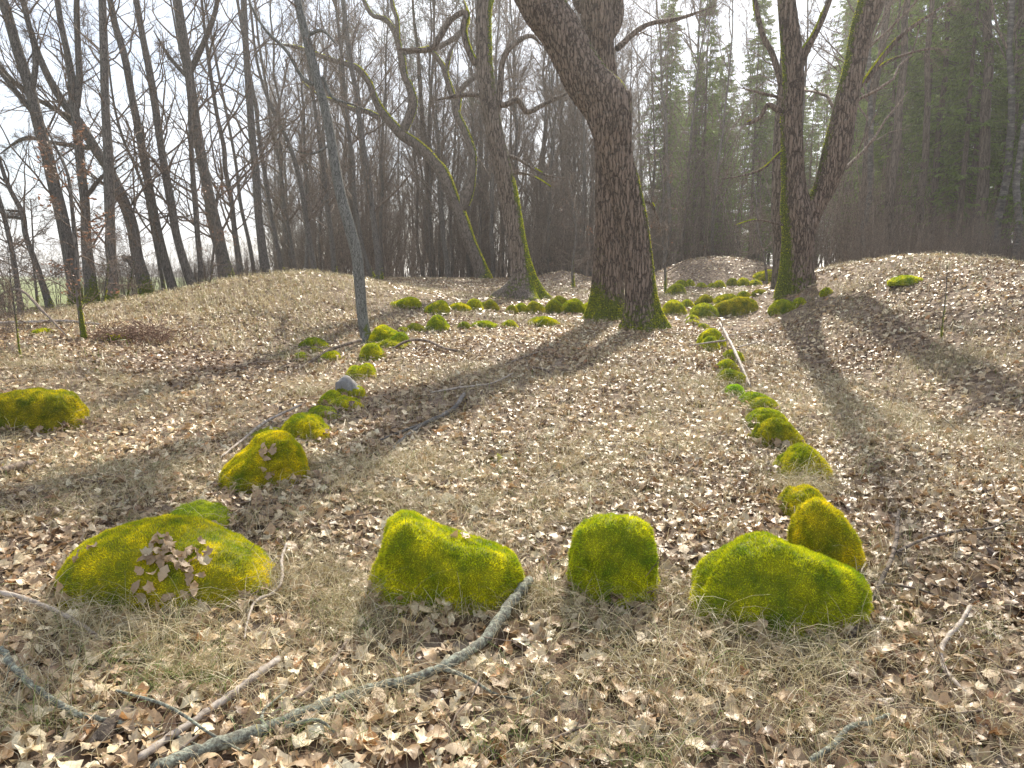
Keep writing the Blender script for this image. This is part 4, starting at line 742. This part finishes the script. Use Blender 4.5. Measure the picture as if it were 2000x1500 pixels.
def bushy(label, trunk, D, seed, name='oak_sapling', nleaf=300, lv=None, group=None):
    rng = np.random.RandomState(seed); pp = base_fix(world_pts(trunk, D)); root = bpy.data.objects.new(name, None); col.objects.link(root); tag(root, label, 'young tree', group)
    o, P, r = trunk_mesh(pp, None, 'trunk', M_thin, 12, 40, .2, .2, 4, (.9, -.2, .3), 1.0, root, 0, seed, .06, nf=300)
    _, last = crown(rng, [(P[:, 8:], r[:, 8:])], lv or [(34, .02, .98, .36, 1.25, 8, .18, .0, .009), (6, .2, 1, .4, .7, 5, .2, 0, .008), (4, .2, 1, .45, .7, 4, .2, 0, .008)], root)
    if nleaf: 
        PP = last[0][0]; c = PP[rng.randint(0, len(PP), 14), -1]      # leaves hang in clusters
        dd = np.min(np.linalg.norm(PP[:, -1][:, None]-c[None], axis=2), 1); cling(root, PP[dd < .28], nleaf, rng, .062)
    return root
bushy('young oak with yellow moss on its foot, still holding orange leaves, before the row', [(164, 662, 11), (158, 620, 9), (152, 560, 9), (150, 500, 8), (145, 450, 8), (140, 400, 7), (132, 340, 6), (110, 290, 5), (90, 250, 3)], gnd(164, 662)[1], 61, nleaf=260)
bushy('small twiggy sapling at the picture edge in front of the pale log', [(40, 700, 3), (36, 670, 3), (28, 600, 3), (20, 540, 2), (14, 480, 1.5)], gnd(40, 700)[1], 62, nleaf=0)
bushy('twiggy oak sapling with a few orange leaves between the row trunks', [(410, 590, 5), (412, 540, 5), (418, 480, 4), (420, 420, 3), (425, 360, 2)], 21.5, 63, nleaf=160)
bushy('bare low tree spreading pale twigs beside the forked oak', [(1500, 560, 5), (1492, 500, 5), (1480, 450, 4), (1478, 400, 3), (1470, 340, 2)], 26, 64, nleaf=0)
bushy('thin dead sapling standing on the slope of the tall mound', [(1838, 662, 3), (1842, 620, 2.5), (1848, 570, 2), (1850, 520, 1.5)], gnd(1838, 662)[1], 65, nleaf=0, lv=[(10, .1, .98, .25, .7, 5, .15, .03, .007), (4, .2, 1, .4, .7, 4, .2, 0, .006)])
bushy('bare shrub spreading between the straight oak and the great oaks', [(1120, 570, 6), (1118, 520, 5), (1125, 460, 4), (1118, 400, 4), (1112, 340, 2)], 27, 66, nleaf=50)
bushy('twiggy low oak behind the leaning oak holding a few orange leaves', [(1300, 560, 5), (1298, 500, 5), (1290, 440, 4), (1296, 380, 3), (1288, 300, 2)], 24, 67, nleaf=60)
LVB = [(30, .02, .98, .5, 1.3, 8, .2, .02, .008), (8, .15, 1, .42, .75, 5, .2, .02, .008), (4, .2, 1, .45, .7, 4, .2, 0, .008)]
bushy('pale twiggy thorn tree between the two outermost row trunks', [(75, 640, 5), (72, 580, 5), (66, 520, 4), (64, 460, 3), (60, 390, 2)], 17.5, 71, 'thorn_tree', 0, LVB)
bushy('spreading pale thorn tree before the fork topped row trunk', [(200, 640, 5), (204, 580, 5), (210, 520, 4), (206, 470, 3), (212, 400, 2)], 17.0, 72, 'thorn_tree', 0, LVB)
bushy('pale thorn tree with fine twigs beside the bowed old trunk', [(250, 610, 4), (252, 560, 4), (262, 500, 3), (258, 450, 2), (262, 400, 1.5)], 20.5, 73, 'thorn_tree', 40, LVB)
# ------------------------------------------------------------------ the wood behind
def bg_proto(seed, H=17, r0=.13, nb=36, m=M_thin, mt=M_twig, t0=.14, lv=None, wig=.1):
    rng = np.random.RandomState(seed); K = 16; t = np.linspace(0, 1, K)
    P = np.stack([np.cumsum(rng.randn(K))*wig*.8+rng.uniform(-.8, .8)*t*t*2, np.cumsum(rng.randn(K))*wig*.8, -.3+t*(H+.3)], -1); P[:2, :2] *= .2; P = P[None]; r = (r0*(1-t*.93)+.06*np.exp(-t*40)*r0*4)[None]
    V, F, _ = tubes(P, r, 9); o = mk('bare_tree', V, F, m); a = Acc(); lists = [(P, r)]
    for li, (n, u0, u1, ln, ang, KK, wg, trop, rk) in enumerate(lv or [(nb, t0, .99, .22, .6, 7, .14, .06, .010), (10, .12, 1, .42, .65, 5, .16, .04, .009), (6, .15, 1, .5, .65, 3, .15, .02, .008)]):
        nx_ = []
        for P_, R_ in lists:
            P2, R2 = sprout(rng, P_, R_, n, u0, u1, ln, ang, KK, wg, trop, rk); nx_.append((P2, R2)); V, F, _ = tubes(P2, np.maximum(R2, .005), 4 if li == 0 else 3); a.add(V, F)
        lists = nx_
    c = a.mk('branches', mt, o); return [o, c]
def place(proto, first, x, y, rz, s, label, cat, group, lean=0., name=None):
    if first: parts = proto
    else:
        parts = [proto[0].copy()]+[c.copy() for c in proto[1:]]
        for q in parts: col.objects.link(q)
        for q in parts[1:]: q.parent = parts[0]
    o = parts[0]; o.location = (x, y, float(h(x, y))-.02); o.rotation_euler = (lean*math.sin(rz*3), lean, 0); o.rotation_euler = (lean*.4, -lean, rz) ; o.scale = (s, s, s*1.0); tag(o, label, cat, group)
    return o
rb = np.random.RandomState(77)
protos_b = [bg_proto(200+k, H=rb.uniform(15, 20), r0=rb.uniform(.07, .14), wig=rb.uniform(.05, .16)) for k in range(7)]
used = [False]*7; cnt = 0
def free(x, y, pts, dmin):
    return all((x-a)**2+(y-b)**2 > dmin*dmin for a, b in pts)
pts = []
for k in range(3000):
    if cnt >= 165: break
    y = 39+51*rb.rand()**1.2; u = rb.uniform(-.31, .45); x = u*y
    if u < -.12 and y < 44+ (-u-.12)*60 and rb.rand() < .6: continue
    if u > .2 and rb.rand() < .8: continue
    if not free(x, y, pts, .9 if y < 60 else 1.4): continue
    pts.append((x, y)); i = rb.randint(7)
    w_ = ('over the crest of the pale mound' if u < -.2 else 'between the slim grey tree and the crooked oak' if u < -.06 else 'behind the straight oak' if u < .07 else 'between the straight oak and the great oaks' if u < .11 else 'between the great oaks and the forked oak' if u < .34 else 'past the forked oak before the spruces')
    place(protos_b[i], not used[i], x, y, rb.rand()*6.28, rb.uniform(.8, 1.2), 'slim bare tree in the brown wood '+w_, 'tree', 'bare trees of the wood '+w_, rb.uniform(-.04, .06)); used[i] = True; cnt += 1
# thickets: young bare shrubs filling the lower wood
def thicket(seed):
    rng = np.random.RandomState(seed); n = 26; t = np.linspace(0, 1, 8); b = rng.randn(n, 2)*1.1; H = rng.uniform(2, 6.5, n)
    P = np.stack([b[:, :1]+rng.randn(n, 1)*.7*t+rng.randn(n, 8)*.05, b[:, 1:]+rng.randn(n, 1)*.7*t+rng.randn(n, 8)*.05, H[:, None]*t-.1], -1); r = rng.uniform(.012, .04, (n, 1))*(1-.8*t)
    a = Acc(); V, F, _ = tubes(P, r, 5); a.add(V, F); P2, R2 = sprout(rng, P, r, 12, .15, 1, .3, .6, 5, .12, .05, .009); V, F, _ = tubes(P2, np.maximum(R2, .004), 3); a.add(V, F)
    P3, R3 = sprout(rng, P2, R2, 5, .2, 1, .5, .6, 3, .12, .03, .008); V, F, _ = tubes(P3, np.maximum(R3, .004), 3); a.add(V, F)
    return [a.mk('bare_shrub', M_twig)]
th = [thicket(300+k) for k in range(4)]; ut = [False]*4
for k in range(110):
    y = rb.uniform(38, 75); u = rb.uniform(-.3, .3) if k < 80 else rb.uniform(.15, .62); i = rb.randint(4)
    if u > .35: y = rb.uniform(30, 50)
    place(th[i], not ut[i], u*y, y, rb.rand()*6.28, rb.uniform(.7, 1.1), 'dense bare undergrowth shrub in the wood '+('beyond the tall mound' if u > .35 else 'behind the great oaks' if u > .06 else 'between the mound crest and the straight oak'), 'shrub', 'undergrowth shrubs '+('beyond the tall mound' if u > .35 else 'behind the great oaks' if u > .06 else 'between the mound crest and the straight oak')); ut[i] = True
# reddish brush at the edge behind the tall mound
for k in range(34):
    y = rb.uniform(23, 31); x = y*rb.uniform(.43, .72); i = rb.randint(4)
    place(th[i], False, x, y, rb.rand()*6.28, rb.uniform(.25, .5), 'low reddish brush along the wood edge behind the tall mound', 'shrub', 'low brush behind the tall mound')
for k in range(26):
    y = rb.uniform(14, 34); x = -11.6+rb.randn()*.9; i = rb.randint(4)
    place(th[i], False, x, y, rb.rand()*6.28, rb.uniform(.16, .34), 'low bare brush between the trunks of the row at the field edge', 'shrub', 'low brush along the field edge')
# trees named by their own spot in the wood
rb2 = np.random.RandomState(5)
def single(px, D, i, s, label, lean=0, name=None, cat='tree', proto=None, y=None):
    a = at(px, 540, D); o = place(proto or protos_b[i], False, a[0], D, rb2.rand()*6.28, s, label, cat, None, lean); return o
single(1352, 44, 2, 1.25, 'dark tall bare trunk rising alone right of the leaning oak')
single(1330, 41, 4, .9, 'thinner trunk beside the dark tall one right of the leaning oak')
single(1085, 46, 0, .9, 'bare trunk seen midway between the straight oak and the great oaks')
# spruces
def spruce(seed, H=21, zb=3.0, Lm=2.7):
    rng = np.random.RandomState(seed); K = 10; t = np.linspace(0, 1, K); P = np.stack([rng.randn(K)*.03, rng.randn(K)*.03, -.3+t*H], -1)[None]; r = (.17*(1-.95*t))[None]
    V, F, _ = tubes(P, r, 9); o = mk('spruce_tree', V, F, M_spruceb)
    n = 250; z = rng.uniform(0, 1, n)**.85*(H-zb)+zb; Ln = Lm*(1-((z-zb*.3)/(H))**1.4)*rng.uniform(.6, 1.15, n)+.2; az = rng.rand(n)*6.283; d = np.stack([np.cos(az), np.sin(az), 0*az], -1)
    s = np.linspace(0, 1, 6); droop = (-.38*s+.22*s*s)[None]*Ln[:, None]
    Pb = np.stack([0*z, 0*z, z], -1)[:, None]+d[:, None]*(s[None]*Ln[:, None])[..., None]+np.stack([0*droop, 0*droop, droop], -1); Rb = .018*(1-.8*s)[None]*np.ones((n, 1))
    nd = 45; zd = rng.uniform(.8, zb+1.5, nd); azd = rng.rand(nd)*6.28; Ld = rng.uniform(.4, 1.6, nd)
    Pd = np.stack([0*zd, 0*zd, zd], -1)[:, None]+np.stack([np.cos(azd), np.sin(azd), -.15+0*azd], -1)[:, None]*(s[None]*Ld[:, None])[..., None]
    V, F, _ = tubes(np.concatenate([Pb, Pd]), np.concatenate([Rb, np.full((nd, 6), .008)]), 3); c1 = mk('branches', V, F, M_spruceb, o)
    m = 42; idx = np.repeat(np.arange(n), m); u = rng.uniform(.12, 1, len(idx))**.8; f = u*5; i = np.clip(f.astype(int), 0, 4); f = (f-i)[:, None]; pos = Pb[idx, i]*(1-f)+Pb[idx, i+1]*f
    side = np.cross(d[idx], [0, 0, 1.])*rng.choice([-1, 1], len(idx))[:, None]; dr = nrm(d[idx]*.6+side*rng.uniform(.2, 1.1, (len(idx), 1))+np.array([0, 0, -1.])*rng.uniform(.1, 1.3, (len(idx), 1))+rng.randn(len(idx), 3)*.25)
    ln = (.13+.22*(1-u))*rng.uniform(.7, 1.4, len(idx)); wv = nrm(np.cross(dr, rng.randn(len(idx), 3)))*.022; e = pos+dr*ln[:, None]
    Vn = np.stack([pos-wv*.6, pos+wv*.6, e+wv, e-wv], 1).reshape(-1, 3); Fn = np.arange(len(Vn)).reshape(-1, 4)
    cc_ = np.array([.16, .225, .045])*rng.uniform(.5, 1.5, (len(idx), 1)); c2 = mk('needles', Vn, Fn, M_needle, o, cols=np.repeat(cc_, 4, 0)); c2['kind'] = 'stuff'
    return [o, c1, c2]
sp = [spruce(400, 22, 3.5), spruce(401, 19, 2.0, 2.4), spruce(402, 23, 5.0, 3.0)]; us = [False]*3; pts = []; cnt = 0
for k in range(3000):
    if cnt >= 112: break
    u = rb.uniform(.19, .74); y = (28+44*rb.rand()**1.3 if u > .5 else rb.uniform(35, 72)) if u > .42 else rb.uniform(42, 82); x = u*y
    if not free(x, y, pts, 1.9): continue
    pts.append((x, y)); i = rb.randint(3)
    lb, gr = ('tall spruce with drooping green boughs in the dark stand behind the tall mound', 'spruces behind the tall mound') if u > .4 else ('spruce in the green stand seen between the leaning oak and the forked oak', 'spruces between the oaks')
    place(sp[i], not us[i], x, y, rb.rand()*6.28, rb.uniform(.75, 1.1) if u > .4 else rb.uniform(.45, .8), lb, 'spruce', gr); us[i] = True; cnt += 1
# young leafy-green spruce low behind the middle mound
# bare lower trunks among the spruces and birches
bp = bg_proto(500, H=19, r0=.14, nb=24, m=M_birch, t0=.3); bp[0].name = 'birch_tree'
place(bp, True, *at(1690, 540, 31)[:2], 1., 1.0, 'birch with patchy pale bark just past the forked oak', 'birch', None)
for px_, D_, s_, lb in ((1938, 29, 1.15, 'pale birch trunk near the picture edge, taller of two in front of the spruces'), (1978, 28, 1.0, 'outermost birch trunk at the picture edge before the spruces'), (1100, 47, .9, 'distant pale birch between the straight oak and the great oaks'), (1150, 50, 1.0, 'distant pale birch close to the upright great oak'), (1440, 48, .8, 'thin broken birch in the dark under the spruces behind the middle mound'), (1362, 52, .9, 'birch with dark blotches behind the middle mound')):
    place(bp, False, at(px_, 540, D_)[0], D_, rb2.rand()*6.28, s_, lb, 'birch', None)
pr = bg_proto(510, H=21, r0=.2, nb=10, m=M_spruceb, t0=.75); pr[0].name = 'pine_tree'
place(pr, True, at(845, 540, 42)[0], 42, .3, .95, 'straight brown pine trunk with green top behind the crooked oak', 'pine', None)
for px_, D_, s_, lb in ((1745, 30, 1.0, 'straight dark pine trunk over the top of the tall mound'), (1802, 31, .9, 'second dark pine trunk over the tall mound'), (1888, 30, 1.2, 'thick dark pine trunk right of the tall mound top'), (1672, 33, 1.1, 'dark pine trunk half hidden beside the blotchy birch'), (1965, 33, 1.2, 'dark pine trunk between the two outer birches')):
    place(pr, False, at(px_, 540, D_)[0], D_, rb2.rand()*6.28, s_, lb, 'pine', None)
# green tufts of the pine behind the crooked oak
rp = np.random.RandomState(9); a0 = at(825, 60, 42); n = 46; c = np.array([a0[0], 42, a0[2]+1.2])+rp.randn(n, 3)*np.array([1.5, 1.2, 1.8]); m = 130; P0 = np.repeat(c, m, 0)+rp.randn(n*m, 3)*np.array([.35, .35, .18]); d = nrm(rp.randn(n*m, 3)+[0, 0, .3]); wv = nrm(np.cross(d, rp.randn(n*m, 3)))*.012
V = np.stack([P0-wv, P0+wv, P0+d*.16], 1).reshape(-1, 3)
pc = mk('needles', V, np.arange(len(V)).reshape(-1, 3), M_needle, None, cols=np.tile(np.array([.07, .10, .04]), (len(V), 1))); pc.parent = pr[0]; pc.matrix_parent_inverse = pr[0].matrix_world.inverted(); pc['kind'] = 'stuff'
bpy.context.view_layer.update(); pc.matrix_parent_inverse = pr[0].matrix_world.inverted()
hz = mk('haze', np.array([(x, y, z) for x in (-760, 760) for y in (-20, 1560) for z in (-2.2, 32)], float), np.array([(0, 1, 3, 2), (4, 6, 7, 5), (0, 4, 5, 1), (2, 3, 7, 6), (0, 2, 6, 4), (1, 5, 7, 3)]), bpy.data.materials.new('haze'), smooth=False)
hm = hz.data.materials[0]; hm.use_nodes = True; hn_ = hm.node_tree.nodes; hn_.remove(hn_['Principled BSDF']); pv = hn_.new('ShaderNodeVolumePrincipled')
pv.inputs['Density'].default_value = .0012; pv.inputs['Anisotropy'].default_value = .55; pv.inputs['Color'].default_value = (1, .98, .95, 1); hm.node_tree.links.new(pv.outputs[0], hn_['Material Output'].inputs['Volume'])
tag(hz, 'thin bright haze filling the air of the clearing', 'haze', None, 'stuff')
# far woods across the field
rf = np.random.RandomState(12); n = 26000; x = rf.uniform(-330, 60, n); yb = 330+20*np.sin(x*.03)+rf.rand(n)*26; hg = (7+3*np.sin(x*.05)+2.5*np.sin(x*.17)+2*np.sin(x*.6)); z = .5+rf.rand(n)**.8*hg; d = nrm(rf.randn(n, 3))*1.1; e = nrm(rf.randn(n, 3))*.8; P0 = np.stack([x, yb, z], -1)
tag(mk('far_woods', np.stack([P0, P0+d, P0+e], 1).reshape(-1, 3), np.arange(3*n).reshape(-1, 3), M_twig), 'low far line of woods across the field on the horizon', 'woods', None, 'stuff')
tris = sum(sum(len(p.vertices)-2 for p in ()) or 0 for m in ())
tot = 0
for me in bpy.data.meshes: tot += len(me.loops)-2*len(me.polygons)
print('TRIS', tot, 'OBJ', len(bpy.data.objects))
